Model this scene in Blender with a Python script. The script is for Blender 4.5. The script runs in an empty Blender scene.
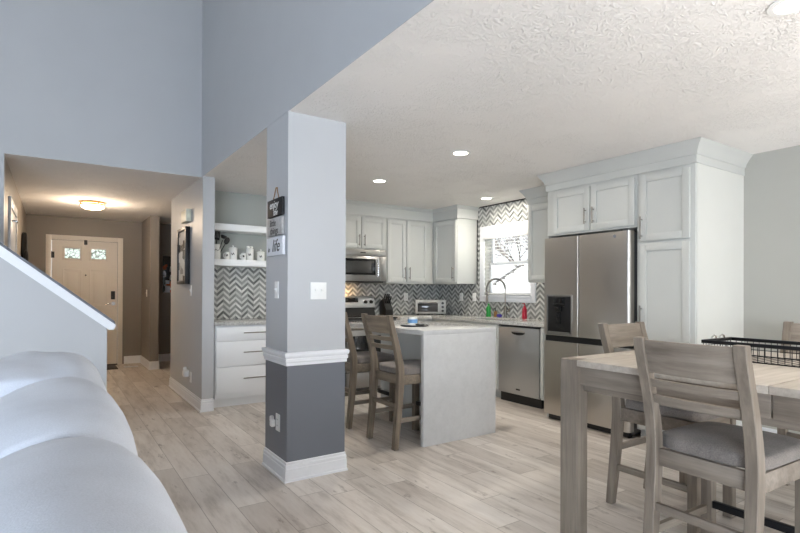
import bpy, bmesh, math, random
from mathutils import Vector, Matrix
random.seed(7)
S = bpy.context.scene
COL = S.collection

# ------------------------------------------------------------------ camera, world, lights, exposure
H = 1.255
YAW, PIT, ROL = math.radians(33.9212), math.radians(0.2716), math.radians(0.247)
FPX, CYP = 514.9, 289.03
fwd = Vector((math.sin(YAW)*math.cos(PIT), math.cos(YAW)*math.cos(PIT), math.sin(PIT)))
rgt = Vector((math.cos(YAW), -math.sin(YAW), 0)); upv = rgt.cross(fwd)
r2 = math.cos(ROL)*rgt + math.sin(ROL)*upv
u2 = -math.sin(ROL)*rgt + math.cos(ROL)*upv
cd = bpy.data.cameras.new('camera'); cam = bpy.data.objects.new('camera', cd); COL.objects.link(cam)
cm = Matrix((r2, u2, -fwd)).transposed().to_4x4(); cm.translation = (0, 0, H)
cam.matrix_world = cm
cd.sensor_fit = 'HORIZONTAL'; cd.sensor_width = 36.0; cd.lens = 36.0*FPX/800.0
cd.shift_y = (CYP-266.5)/800.0; cd.clip_start = 0.02
S.camera = cam

S.view_settings.view_transform = 'Standard'; S.view_settings.look = 'None'
S.view_settings.gamma = 1.0; S.view_settings.use_curve_mapping = False
S.view_settings.exposure = 0.70

w = bpy.data.worlds.new('sky'); S.world = w; w.use_nodes = True
w.node_tree.nodes['Background'].inputs[0].default_value = (0.88, 0.94, 1.0, 1)
w.node_tree.nodes['Background'].inputs[1].default_value = 0.85
sd = bpy.data.lights.new('sun', 'SUN'); sd.energy = 29.0; sd.angle = math.radians(1.5); sd.color = (0.90, 0.95, 1.0)
sun = bpy.data.objects.new('sun', sd); COL.objects.link(sun)
sun.rotation_euler = Vector((-0.03, 0.755, -0.656)).to_track_quat('-Z', 'Y').to_euler()

def area(name, loc, target, sx, sy, power, color):
    l = bpy.data.lights.new(name, 'AREA'); l.shape = 'RECTANGLE'; l.size = sx; l.size_y = sy
    l.energy = power; l.color = color
    o = bpy.data.objects.new(name, l); COL.objects.link(o); o.location = loc
    o.rotation_euler = (Vector(target)-Vector(loc)).to_track_quat('-Z', 'Y').to_euler()
    return o
area('living_room_windows', (-2.4, -3.0, 1.1), (-1.0, 5.0, -2.6), 3.6, 1.6, 305, (0.76, 0.87, 1.0))

# ------------------------------------------------------------------ material helpers
def lin(c):
    f = lambda v: (v/12.92 if v <= 0.04045 else ((v+0.055)/1.055)**2.4)
    return tuple(f(x/255.0) for x in c) + (1.0,)

class NT:
    def __init__(s, name):
        s.m = bpy.data.materials.new(name); s.m.use_nodes = True
        s.t = s.m.node_tree; s.b = s.t.nodes['Principled BSDF']; s.out = s.t.nodes['Material Output']
        s.tc = s.t.nodes.new('ShaderNodeTexCoord')
    def n(s, typ, **kw):
        x = s.t.nodes.new(typ)
        for k, v in kw.items(): setattr(x, k, v)
        return x
    def l(s, a, b): s.t.links.new(a, b)
    def val(s, sock, v):
        if hasattr(v, 'is_output'): s.l(v, sock)
        else: sock.default_value = v
    def math(s, op, a, b=0.0, c=None):
        x = s.n('ShaderNodeMath', operation=op); s.val(x.inputs[0], a); s.val(x.inputs[1], b)
        if c is not None: s.val(x.inputs[2], c)
        return x.outputs[0]
    def coords(s, scale=(1, 1, 1), kind='Object'):
        mp = s.n('ShaderNodeMapping'); mp.inputs['Scale'].default_value = scale
        s.l(s.tc.outputs[kind], mp.inputs[0]); return mp.outputs[0]
    def noise(s, vec, scale, detail=4, rough=0.5):
        x = s.n('ShaderNodeTexNoise'); s.l(vec, x.inputs['Vector'])
        x.inputs['Scale'].default_value = scale; x.inputs['Detail'].default_value = detail
        x.inputs['Roughness'].default_value = rough; return x.outputs[0]
    def ramp(s, fac, stops):
        x = s.n('ShaderNodeValToRGB'); s.l(fac, x.inputs[0]); e = x.color_ramp.elements
        while len(e) < len(stops): e.new(0.5)
        for k, (p, c) in enumerate(stops):
            e[k].position = p; e[k].color = c if len(c) == 4 else lin(c)
        return x.outputs[0]
    def mix(s, fac, a, b, mode='MIX'):
        x = s.n('ShaderNodeMix', data_type='RGBA', blend_type=mode)
        s.val(x.inputs[0], fac); s.val(x.inputs[6], a); s.val(x.inputs[7], b); return x.outputs[2]
    def bump(s, h, strength, dist=0.01):
        x = s.n('ShaderNodeBump'); x.inputs['Strength'].default_value = strength
        x.inputs['Distance'].default_value = dist; s.l(h, x.inputs['Height']); s.l(x.outputs[0], s.b.inputs['Normal'])
    def set(s, **kw):
        for k, v in kw.items(): s.val(s.b.inputs[k.replace('_', ' ')], v)
        return s

def plain(name, rgb, rough=0.5, metal=0.0, var=0.04, vs=30.0, bump=0.0, spec=0.5):
    k = NT(name); c = k.coords(); nz = k.noise(c, vs, 3)
    a = lin(rgb); lo = tuple(x*(1-var) for x in a[:3])+(1,); hi = tuple(min(1, x*(1+var)) for x in a[:3])+(1,)
    k.set(Base_Color=k.ramp(nz, [(0.3, lo), (0.7, hi)]), Roughness=rough, Metallic=metal)
    k.b.inputs['Specular IOR Level'].default_value = spec
    if bump: k.bump(nz, bump, 0.002)
    return k.m

def emissive(name, rgb, strength):
    k = NT(name); k.set(Base_Color=lin(rgb), Roughness=0.4)
    k.b.inputs['Emission Color'].default_value = lin(rgb); k.b.inputs['Emission Strength'].default_value = strength
    return k.m

def wood(name, dark, light, axis, rough=0.5):
    k = NT(name); sc = [26, 26, 26]; sc[axis] = 1.6
    c = k.coords(tuple(sc)); n1 = k.noise(c, 1.3, 6, 0.65)
    n2 = k.noise(k.coords((5, 5, 5)), 1.0, 2)
    f = k.math('ADD', k.math('MULTIPLY', n1, 0.75), k.math('MULTIPLY', n2, 0.25))
    k.set(Base_Color=k.ramp(f, [(0.33, dark), (0.66, light)]), Roughness=rough)
    k.bump(n1, 0.15, 0.001); return k.m

def fabric(name, rgb, scale=260, contrast=0.16, rough=0.9, soft=0.0):
    k = NT(name); c = k.coords(); n1 = k.noise(c, scale, 2, 0.6); n2 = k.noise(k.coords((1, 1.4, 1)), 7, 4)
    a = lin(rgb); f = k.math('ADD', k.math('MULTIPLY', n1, 0.55), k.math('MULTIPLY', n2, 0.45))
    lo = tuple(x*(1-contrast) for x in a[:3])+(1,); hi = tuple(x*(1+contrast) for x in a[:3])+(1,)
    k.set(Base_Color=k.ramp(f, [(0.36, lo), (0.64, hi)]), Roughness=rough)
    k.b.inputs['Specular IOR Level'].default_value = 0.2
    k.b.inputs['Sheen Weight'].default_value = 0.2
    k.bump(f, 0.25, 0.003); return k.m

def steel(name, rgb, rough=0.27, axis=2):
    k = NT(name); sc = [220, 220, 220]; sc[axis] = 2.0
    nz = k.noise(k.coords(tuple(sc)), 1.0, 3)
    big = k.noise(k.coords((1.2, 3.0, 0.5)), 1.4, 2)
    k.set(Base_Color=lin(rgb), Metallic=1.0, Roughness=k.math('ADD', rough-0.05, k.math('MULTIPLY', nz, 0.1)))
    x = k.math('ADD', k.math('MULTIPLY', nz, 0.02), k.math('MULTIPLY', big, 1.0))
    k.bump(x, 0.12, 0.02); return k.m

def glass(name, tint=(1, 1, 1, 1), gloss=0.06):
    k = NT(name); tr = k.n('ShaderNodeBsdfTransparent'); tr.inputs[0].default_value = tint
    gl = k.n('ShaderNodeBsdfGlossy'); gl.inputs['Roughness'].default_value = 0.02
    mx = k.n('ShaderNodeMixShader'); mx.inputs[0].default_value = gloss
    k.l(tr.outputs[0], mx.inputs[1]); k.l(gl.outputs[0], mx.inputs[2]); k.l(mx.outputs[0], k.out.inputs[0])
    return k.m

def make_ceiling():
    k = NT('ceiling_knockdown'); c = k.coords((1, 1, 1))
    big = k.noise(c, 2.3, 3, 0.6)
    patch = k.ramp(big, [(0.40, (0, 0, 0, 1)), (0.62, (1, 1, 1, 1))])
    fine = k.n('ShaderNodeTexNoise'); k.l(c, fine.inputs['Vector'])
    fine.inputs['Scale'].default_value = 26; fine.inputs['Detail'].default_value = 5; fine.inputs['Distortion'].default_value = 2.2
    h = k.ramp(fine.outputs[0], [(0.47, (0, 0, 0, 1)), (0.62, (1, 1, 1, 1))])
    hh = k.math('MULTIPLY', h, k.math('ADD', k.math('MULTIPLY', patch, 0.85), 0.15))
    k.set(Base_Color=lin((240, 237, 234)), Roughness=0.85)
    k.bump(hh, 0.62, 0.015); return k.m

def make_floor():
    k = NT('oak_vinyl_plank')
    sx = k.n('ShaderNodeSeparateXYZ'); k.l(k.tc.outputs['Object'], sx.inputs[0])
    PW, PL = 0.178, 1.22
    px_ = k.math('DIVIDE', sx.outputs[0], PW); col = k.math('FLOOR', px_); fx = k.math('FRACT', px_)
    wn = k.n('ShaderNodeTexWhiteNoise', noise_dimensions='1D'); k.l(col, wn.inputs['W'])
    py_ = k.math('ADD', k.math('DIVIDE', sx.outputs[1], PL), wn.outputs[0]); row = k.math('FLOOR', py_); fy = k.math('FRACT', py_)
    cb = k.n('ShaderNodeCombineXYZ'); k.l(col, cb.inputs[0]); k.l(row, cb.inputs[1])
    w2 = k.n('ShaderNodeTexWhiteNoise', noise_dimensions='3D'); k.l(cb.outputs[0], w2.inputs['Vector'])
    off = k.n('ShaderNodeVectorMath', operation='MULTIPLY_ADD'); k.l(w2.outputs['Color'], off.inputs[0])
    off.inputs[1].default_value = (7, 7, 7); k.l(k.tc.outputs['Object'], off.inputs[2])
    mp = k.n('ShaderNodeMapping'); mp.inputs['Scale'].default_value = (9, 1.2, 1); k.l(off.outputs[0], mp.inputs[0])
    gr = k.noise(mp.outputs[0], 1.6, 7, 0.68)
    mp2 = k.n('ShaderNodeMapping'); mp2.inputs['Scale'].default_value = (7, 2.2, 1); k.l(off.outputs[0], mp2.inputs[0])
    kn = k.noise(mp2.outputs[0], 1.9, 5, 0.7)
    base = k.ramp(gr, [(0.24, (170, 160, 152)), (0.5, (217, 210, 204)), (0.76, (233, 229, 225))])
    tone = k.ramp(w2.outputs[0], [(0.0, (224, 220, 216)), (1.0, (255, 254, 252))])
    c1 = k.mix(1.0, base, tone, 'MULTIPLY')
    knot = k.ramp(kn, [(0.61, (0, 0, 0, 1)), (0.68, (1, 1, 1, 1))])
    c2 = k.mix(k.math('MULTIPLY', knot, 0.55), c1, lin((112, 98, 88)))
    ex = k.math('MINIMUM', fx, k.math('SUBTRACT', 1.0, fx)); ey = k.math('MINIMUM', fy, k.math('SUBTRACT', 1.0, fy))
    seam = k.math('MAXIMUM', k.math('LESS_THAN', ex, 0.012), k.math('LESS_THAN', ey, 0.002))
    c3 = k.mix(k.math('MULTIPLY', seam, 0.6), c2, lin((110, 98, 88)))
    k.set(Base_Color=c3, Roughness=k.math('ADD', 0.34, k.math('MULTIPLY', gr, 0.14)))
    k.bump(gr, 0.08, 0.002); return k.m

def make_chevron(name, axis, phase=0.0):
    k = NT(name)
    sx = k.n('ShaderNodeSeparateXYZ'); k.l(k.tc.outputs['Object'], sx.inputs[0])
    u = k.math('ADD', sx.outputs[axis], phase); P, W, A = 0.146, 0.034, 0.068
    q = k.math('DIVIDE', u, P/2); colm = k.math('FLOOR', q); fq = k.math('FRACT', q)
    tri = k.math('ABSOLUTE', k.math('SUBTRACT', k.math('FRACT', k.math('DIVIDE', u, P)), 0.5))
    v = k.math('DIVIDE', k.math('ADD', sx.outputs[2], k.math('MULTIPLY', tri, 2*A)), W)
    row = k.math('FLOOR', v); fv = k.math('FRACT', v)
    cb = k.n('ShaderNodeCombineXYZ'); k.l(row, cb.inputs[0]); k.l(colm, cb.inputs[1])
    wn = k.n('ShaderNodeTexWhiteNoise', noise_dimensions='3D'); k.l(cb.outputs[0], wn.inputs['Vector'])
    odd = k.math('MODULO', row, 2.0)
    white = k.ramp(wn.outputs[0], [(0.0, (184, 186, 183)), (1.0, (218, 219, 216))])
    grey = k.ramp(wn.outputs[0], [(0.0, (84, 86, 86)), (0.3, (122, 124, 123)), (1.0, (158, 160, 158))])
    vein = k.noise(k.coords((9, 9, 20)), 2.2, 4)
    c = k.mix(k.math('GREATER_THAN', odd, 0.5), white, grey)
    c = k.mix(0.12, c, k.ramp(vein, [(0.35, (90, 92, 92)), (0.6, (255, 255, 255))]), 'MULTIPLY')
    g = k.math('MAXIMUM', k.math('LESS_THAN', k.math('MINIMUM', fv, k.math('SUBTRACT', 1.0, fv)), 0.05),
               k.math('LESS_THAN', k.math('MINIMUM', fq, k.math('SUBTRACT', 1.0, fq)), 0.02))
    c = k.mix(k.math('MULTIPLY', g, 0.6), c, lin((120, 122, 121)))
    k.set(Base_Color=c, Roughness=0.28); k.bump(g, -0.25, 0.002); return k.m

def make_granite(name, base, dark, light, scale, amt=0.35, rough=0.12):
    k = NT(name); c = k.coords()
    n1 = k.noise(c, scale, 5, 0.75); n2 = k.noise(c, scale*3.1, 2, 0.6); n3 = k.noise(c, 5, 3)
    f = k.math('ADD', k.math('MULTIPLY', n1, 0.6), k.math('ADD', k.math('MULTIPLY', n2, 0.25), k.math('MULTIPLY', n3, 0.15)))
    col = k.ramp(f, [(0.36, dark), (0.48, base), (0.62, light)])
    k.set(Base_Color=col, Roughness=rough); return k.m

M = {}
M['wall'] = plain('grey_wall_paint', (190, 192, 195), 0.42, var=0.012, vs=3, spec=0.35)
M['wall_dining'] = plain('dining_grey_paint', (180, 180, 174), 0.45, var=0.012, vs=3, spec=0.35)
M['wall_niche'] = plain('niche_grey_paint', (168, 172, 168), 0.5, var=0.012, vs=3, spec=0.3)
M['wall_lamp_tinted'] = plain('grey_paint_lamp_tinted', (138, 130, 122), 0.42, var=0.012, vs=3, spec=0.35)  # same grey paint as elsewhere; the foyer's warm, dim light is put into the colour
M['slate'] = plain('slate_wall_paint', (112, 116, 125), 0.42, var=0.015, vs=3)
M['trim'] = plain('white_trim_paint', (238, 240, 244), 0.35, var=0.01)
M['ceiling'] = make_ceiling()
M['floor'] = make_floor()
M['cab'] = plain('cabinet_paint', (200, 202, 199), 0.35, var=0.012, vs=4)
M['cab_lit_side'] = plain('cabinet_paint_lit_side', (220, 221, 216), 0.35, var=0.012, vs=4)  # cabinet paint lightened for the pantry side, with the light falling there painted in
M['cabwhite'] = plain('white_drawer_paint', (240, 242, 244), 0.35, var=0.01, vs=4)
M['toe'] = plain('toe_kick', (196, 199, 204), 0.5)
M['chev_x'] = make_chevron('chevron_tile_range', 0)
M['chev_y'] = make_chevron('chevron_tile_window', 1, 0.03)
M['granite'] = make_granite('grey_granite', (186, 185, 181), (120, 120, 118), (216, 215, 212), 55)
M['quartz'] = make_granite('white_quartz', (200, 200, 199), (195, 195, 194), (205, 205, 204), 12, rough=0.13)
M['steel'] = steel('brushed_steel', (194, 189, 182), 0.3, 2)
M['steelh'] = steel('brushed_steel_flat', (158, 157, 155), 0.34, 0)
M['steeldw'] = steel('dishwasher_steel', (186, 188, 190), 0.42, 2)
M['nickel'] = plain('brushed_nickel', (138, 134, 128), 0.33, 1.0, var=0.03)
M['chrome'] = plain('chrome', (220, 220, 222), 0.12, 1.0, var=0.01)
M['black'] = plain('black_plastic', (18, 18, 20), 0.35)
M['blackglass'] = plain('black_glass', (16, 17, 19), 0.06)
M['ovenglass'] = plain('smoked_glass', (58, 58, 58), 0.1)
M['blackmetal'] = plain('black_metal', (22, 23, 27), 0.4, 0.4)
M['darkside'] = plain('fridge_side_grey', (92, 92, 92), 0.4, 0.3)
M['wood_v'] = wood('weathered_wood_upright', (106, 95, 84), (144, 133, 120), 2)
M['wood_y'] = wood('weathered_wood_crosswise', (112, 101, 90), (150, 139, 127), 1)
M['wood_x'] = wood('weathered_wood_lengthwise', (112, 101, 89), (152, 141, 127), 0)
M['stool_v'] = wood('island_stool_wood_upright', (96, 84, 71), (140, 127, 110), 2)
M['stool_y'] = wood('island_stool_wood_crosswise', (100, 88, 74), (144, 131, 114), 1)
M['table_top'] = wood('table_top_wood', (160, 150, 138), (194, 185, 174), 0, 0.38)
M['seat'] = fabric('grey_brown_seat_fabric', (126, 119, 114), 200, 0.3)
M['sofa'] = fabric('pale_grey_sofa_fabric', (198, 203, 213), 420, 0.08)
M['door'] = plain('entry_door_paint', (228, 221, 212), 0.4, var=0.01)
M['white'] = plain('white_plastic', (240, 240, 238), 0.35, var=0.01)
M['appliance'] = plain('pale_appliance_enamel', (186, 186, 183), 0.3, var=0.01)
M['cream'] = plain('cream_plastic', (226, 226, 206), 0.45, var=0.01)
M['ceramic'] = plain('white_ceramic', (236, 236, 232), 0.2, var=0.01)
M['ink'] = plain('black_ink', (24, 24, 26), 0.6)
M['inkwhite'] = plain('white_ink', (230, 230, 228), 0.6)
M['glass'] = glass('window_glass')
M['clear'] = glass('clear_glass', (0.93, 0.96, 0.97, 1), 0.12)
M['brass'] = plain('brushed_brass', (176, 140, 84), 0.3, 1.0)
M['lampglow'] = emissive('lamp_shade_glow', (255, 226, 176), 9.0)
M['canglow'] = emissive('recessed_lamp_glow', (255, 248, 232), 14.0)
M['led'] = emissive('range_display', (120, 190, 255), 0.6)
M['green'] = plain('green_soap', (38, 150, 62), 0.25)
M['red'] = plain('red_bottle', (176, 24, 52), 0.3)
M['purple'] = plain('purple_scrubber', (62, 48, 150), 0.6)
M['blue'] = plain('pale_blue_label', (112, 164, 214), 0.4)
M['twine'] = plain('jute_twine', (150, 112, 70), 0.9, var=0.2, vs=200)
M['signgrey'] = plain('grey_sign_paint', (176, 174, 172), 0.7, var=0.15, vs=60)
M['signwhite'] = plain('white_sign_paint', (222, 224, 230), 0.7, var=0.05, vs=40)
M['siding'] = plain('white_siding', (236, 238, 240), 0.7)
M['roof'] = plain('roof_shingle', (104, 102, 102), 0.9, var=0.2, vs=12)
M['bark'] = plain('tree_bark', (62, 57, 52), 0.9, var=0.2, vs=12)
M['lawn'] = plain('lawn_winter', (168, 164, 154), 0.95, var=0.3, vs=6)
M['mat'] = fabric('door_mat_fibre', (52, 44, 40), 90, 0.5)
M['sink'] = steel('sink_steel', (170, 170, 170), 0.3, 1)
M['coat'] = fabric('black_coat_cloth', (16, 16, 18), 200, 0.2)

def art_mat(name, stops, scale, seed, axis=(1, 1, 1)):
    k = NT(name); mp = k.n('ShaderNodeMapping'); mp.inputs['Location'].default_value = (seed, seed*2, seed*3)
    mp.inputs['Scale'].default_value = axis; k.l(k.tc.outputs['Object'], mp.inputs[0])
    v = k.n('ShaderNodeTexVoronoi', feature='F1', distance='CHEBYCHEV'); k.l(mp.outputs[0], v.inputs['Vector']); v.inputs['Scale'].default_value = scale
    s = k.n('ShaderNodeSeparateColor'); k.l(v.outputs['Color'], s.inputs[0])
    x = k.n('ShaderNodeValToRGB'); x.color_ramp.interpolation = 'CONSTANT'; k.l(s.outputs[0], x.inputs[0])
    e = x.color_ramp.elements
    while len(e) < len(stops): e.new(0.5)
    for q, (p, c) in enumerate(stops): e[q].position = p; e[q].color = lin(c)
    k.set(Base_Color=x.outputs[0], Roughness=0.25); return k.m
M['art_grey'] = art_mat('abstract_grey_print', [(0, (70, 66, 64)), (0.18, (170, 167, 163)), (0.42, (228, 226, 222)), (0.82, (112, 106, 100))], 7.5, 3.1, (1, 1, 1.6))
M['art_mosaic'] = art_mat('mosaic_print', [(0, (22, 20, 22)), (0.45, (196, 196, 204)), (0.62, (186, 92, 36)), (0.75, (30, 26, 26)), (0.9, (132, 120, 112))], 14, 1.7)

# ------------------------------------------------------------------ geometry helpers
def BM(): return bmesh.new()

def root_of(o):
    while o.parent: o = o.parent
    return o

def build(name, bm, mat, parent=None, label=None, sharp=38):
    """links the bmesh (authored in the coordinates of the place) as one mesh object"""
    me = bpy.data.meshes.new(name)
    if parent is not None:
        off = root_of(parent).location
        bmesh.ops.translate(bm, verts=bm.verts, vec=-off)
    bmesh.ops.recalc_face_normals(bm, faces=bm.faces)
    for f in bm.faces: f.smooth = True
    bm.to_mesh(me); bm.free()
    me.set_sharp_from_angle(angle=math.radians(sharp))
    mats = mat if isinstance(mat, (list, tuple)) else [mat]
    for m in mats: me.materials.append(m)
    o = bpy.data.objects.new(name, me); COL.objects.link(o)
    if parent is not None: o.parent = parent
    if label: o['label'] = label
    return o

def thing(name, label, cat, loc=(0, 0, 0), group=None):
    o = bpy.data.objects.new(name, None); COL.objects.link(o); o.empty_display_size = 0.05
    o.location = loc; o['label'] = label; o['category'] = cat
    if group: o['group'] = group
    return o

def tag(o, label, cat, group=None):
    o['label'] = label; o['category'] = cat
    if group: o['group'] = group
    return o

def struct(name, bm, mat, parent=None, sharp=38):
    o = build(name, bm, mat, parent, sharp=sharp)
    if parent is None: o['kind'] = 'structure'
    return o

def kids(o): return [c for c in bpy.data.objects if c.parent == o]
def copy_tree(o, parent=None):
    c = o.copy(); COL.objects.link(c)
    if parent is not None: c.parent = parent
    for ch in kids(o): copy_tree(ch, c)
    return c

def box(bm, x0, x1, y0, y1, z0, z1, bev=0.0, seg=2, mi=0):
    x0, x1 = min(x0, x1), max(x0, x1); y0, y1 = min(y0, y1), max(y0, y1); z0, z1 = min(z0, z1), max(z0, z1)
    t = bmesh.new(); bmesh.ops.create_cube(t, size=1.0)
    bmesh.ops.scale(t, vec=(x1-x0, y1-y0, z1-z0), verts=t.verts)
    bmesh.ops.translate(t, vec=((x0+x1)/2, (y0+y1)/2, (z0+z1)/2), verts=t.verts)
    if bev > 0:
        bev = min(bev, 0.45*min(x1-x0, y1-y0, z1-z0))
        bmesh.ops.bevel(t, geom=list(t.edges), offset=bev, segments=seg, affect='EDGES', profile=0.5)
    join(bm, t, mi)

def join(bm, t, mi=0, mat=None):
    t.verts.index_update(); vs = []
    for v in t.verts: vs.append(bm.verts.new(mat @ v.co if mat else v.co))
    for f in t.faces:
        try:
            nf = bm.faces.new([vs[v.index] for v in f.verts]); nf.material_index = mi if mi else f.material_index
        except ValueError: pass
    t.free()

def cyl(bm, p0, p1, r0, r1=None, seg=20, caps=True, mi=0):
    r1 = r0 if r1 is None else r1
    p0, p1 = Vector(p0), Vector(p1); d = (p1-p0).normalized()
    a = d.orthogonal().normalized(); b = d.cross(a)
    A = []; B = []
    for i in range(seg):
        t = 2*math.pi*i/seg; o = a*math.cos(t)+b*math.sin(t)
        A.append(bm.verts.new(p0+o*r0)); B.append(bm.verts.new(p1+o*r1))
    for i in range(seg):
        f = bm.faces.new((A[i], A[(i+1) % seg], B[(i+1) % seg], B[i])); f.material_index = mi
    if caps:
        f = bm.faces.new(A[::-1]); f.material_index = mi; f = bm.faces.new(B); f.material_index = mi

def lathe(bm, prof, c, seg=28, mi=0):
    rings = []
    for r, z in prof:
        if r < 1e-6: rings.append([bm.verts.new((c[0], c[1], c[2]+z))])
        else: rings.append([bm.verts.new((c[0]+r*math.cos(2*math.pi*i/seg), c[1]+r*math.sin(2*math.pi*i/seg), c[2]+z)) for i in range(seg)])
    for A, B in zip(rings, rings[1:]):
        for i in range(seg):
            j = (i+1) % seg
            if len(A) == 1 and len(B) == 1: continue
            if len(A) == 1: f = bm.faces.new((A[0], B[i], B[j]))
            elif len(B) == 1: f = bm.faces.new((A[i], A[j], B[0]))
            else: f = bm.faces.new((A[i], A[j], B[j], B[i]))
            f.material_index = mi

def tube(bm, pts, r, seg=10, mi=0, caps=True):
    pts = [Vector(p) for p in pts]; rings = []; prev = None
    for i, p in enumerate(pts):
        d = (pts[min(i+1, len(pts)-1)]-pts[max(i-1, 0)]).normalized()
        if prev is None: a = d.orthogonal().normalized()
        else:
            a = prev-d*prev.dot(d)
            a = a.normalized() if a.length > 1e-6 else d.orthogonal().normalized()
        prev = a; b = d.cross(a); rr = r[i] if isinstance(r, (list, tuple)) else r
        rings.append([bm.verts.new(p+(a*math.cos(2*math.pi*k/seg)+b*math.sin(2*math.pi*k/seg))*rr) for k in range(seg)])
    for A, B in zip(rings, rings[1:]):
        for k in range(seg):
            f = bm.faces.new((A[k], A[(k+1) % seg], B[(k+1) % seg], B[k])); f.material_index = mi
    if caps:
        bm.faces.new(rings[0][::-1]).material_index = mi; bm.faces.new(rings[-1]).material_index = mi

def prism(bm, poly, axis, a0, a1, mi=0):
    """polygon in the plane across axis, extruded from a0 to a1"""
    def P(p, a):
        return {0: (a, p[0], p[1]), 1: (p[0], a, p[1]), 2: (p[0], p[1], a)}[axis]
    A = [bm.verts.new(P(p, a0)) for p in poly]; B = [bm.verts.new(P(p, a1)) for p in poly]; n = len(poly)
    for i in range(n): bm.faces.new((A[i], A[(i+1) % n], B[(i+1) % n], B[i])).material_index = mi
    bm.faces.new(A[::-1]).material_index = mi; bm.faces.new(B).material_index = mi

def bevel_all(bm, off, seg=2):
    bmesh.ops.remove_doubles(bm, verts=bm.verts, dist=1e-6)
    bmesh.ops.bevel(bm, geom=[e for e in bm.edges if len(e.link_faces) == 2 and e.calc_face_angle(0) > 0.5], offset=off, segments=seg, affect='EDGES', profile=0.5)

def roundbox(bm, lo, hi, n=6.0, cuts=8, dome=0.0, fn=None):
    t = bmesh.new(); bmesh.ops.create_cube(t, size=2.0)
    bmesh.ops.subdivide_edges(t, edges=list(t.edges), cuts=cuts, use_grid_fill=True)
    c = [(a+b)/2 for a, b in zip(lo, hi)]; h = [(b-a)/2 for a, b in zip(lo, hi)]
    for v in t.verts:
        p = v.co.copy(); mx = max(abs(p.x), abs(p.y), abs(p.z))
        s = mx/((abs(p.x)**n+abs(p.y)**n+abs(p.z)**n)**(1/n)); q = p*s
        z = q.z
        if dome and z > 0: z += dome*(1-q.x**2)*(1-q.y**2)
        v.co = (c[0]+q.x*h[0], c[1]+q.y*h[1], c[2]+z*h[2])
        if fn: v.co = fn(v.co)
    join(bm, t)

class Face:
    """a cabinet front: ('-y', y0) looks towards the room along -y, ('-x', x0) along -x; u runs along it, d outward"""
    def __init__(s, kind, p): s.k, s.p = kind, p
    def P(s, u, d, z): return (u, s.p-d, z) if s.k == '-y' else (s.p-d, u, z)
    def box(s, bm, u0, u1, d0, d1, z0, z1, bev=0.0, mi=0):
        a = s.P(u0, d0, z0); b = s.P(u1, d1, z1); box(bm, a[0], b[0], a[1], b[1], a[2], b[2], bev, 2, mi)

def bar_handle(F, u, z, length, parent, vertical=True, d0=0.02):
    bm = BM(); h = length/2
    if vertical:
        cyl(bm, F.P(u, d0+0.03, z-h), F.P(u, d0+0.03, z+h), 0.006, seg=10)
        for s in (-1, 1): cyl(bm, F.P(u, d0-0.002, z+s*h*0.72), F.P(u, d0+0.03, z+s*h*0.72), 0.0045, seg=8)
    else:
        cyl(bm, F.P(u-h, d0+0.03, z), F.P(u+h, d0+0.03, z), 0.006, seg=10)
        for s in (-1, 1): cyl(bm, F.P(u+s*h*0.78, d0-0.002, z), F.P(u+s*h*0.78, d0+0.03, z), 0.0045, seg=8)
    return build('handle', bm, M['nickel'], parent)

def shaker(F, u0, u1, z0, z1, parent, mat=None, handle=None, rail=0.058, name='door'):
    bm = BM(); t = 0.02; u0, u1 = min(u0, u1)+0.003, max(u0, u1)-0.003; z0 += 0.003; z1 -= 0.003
    F.box(bm, u0, u0+rail, 0.001, t, z0, z1, 0.0015); F.box(bm, u1-rail, u1, 0.001, t, z0, z1, 0.0015)
    F.box(bm, u0+rail-.001, u1-rail+.001, 0.001, t, z0, z0+rail, 0.0015); F.box(bm, u0+rail-.001, u1-rail+.001, 0.001, t, z1-rail, z1, 0.0015)
    F.box(bm, u0+rail-.002, u1-rail+.002, 0.001, 0.006, z0+rail-.002, z1-rail+.002)
    o = build(name, bm, mat or M['cab'], parent)
    if handle: bar_handle(F, handle[0], handle[1], handle[2], o, True)
    return o

def slab_drawer(F, u0, u1, z0, z1, parent, mat, hl):
    bm = BM(); F.box(bm, u0+.002, u1-.002, 0.001, 0.02, z0+.002, z1-.002, 0.003)
    o = build('drawer', bm, mat, parent)
    bar_handle(F, (u0+u1)/2, (z0+z1)/2+(z1-z0)*0.05, hl, o, False); return o

def cab_body(F, u0, u1, depth, z0, z1, parent, mat=None, toe=True):
    bm = BM()
    if toe:
        F.box(bm, u0, u1, -depth, 0, z0+0.10, z1, 0.002)
        F.box(bm, u0, u1, -depth, -0.065, z0, z0+0.10)
    else: F.box(bm, u0, u1, -depth, 0, z0, z1, 0.002)
    return build('body', bm, mat or M['cab'], parent)

def sweep(bm, path, prof):
    """path: list of functions o -> (x, y); prof: list of (o, z)"""
    rows = [[bm.verts.new((*p(o), z)) for o, z in prof] for p in path]; n = len(prof)
    for A, B in zip(rows, rows[1:]):
        for i in range(n): bm.faces.new((A[i], A[(i+1) % n], B[(i+1) % n], B[i]))
    bm.faces.new(rows[0][::-1]); bm.faces.new(rows[-1])

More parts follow.
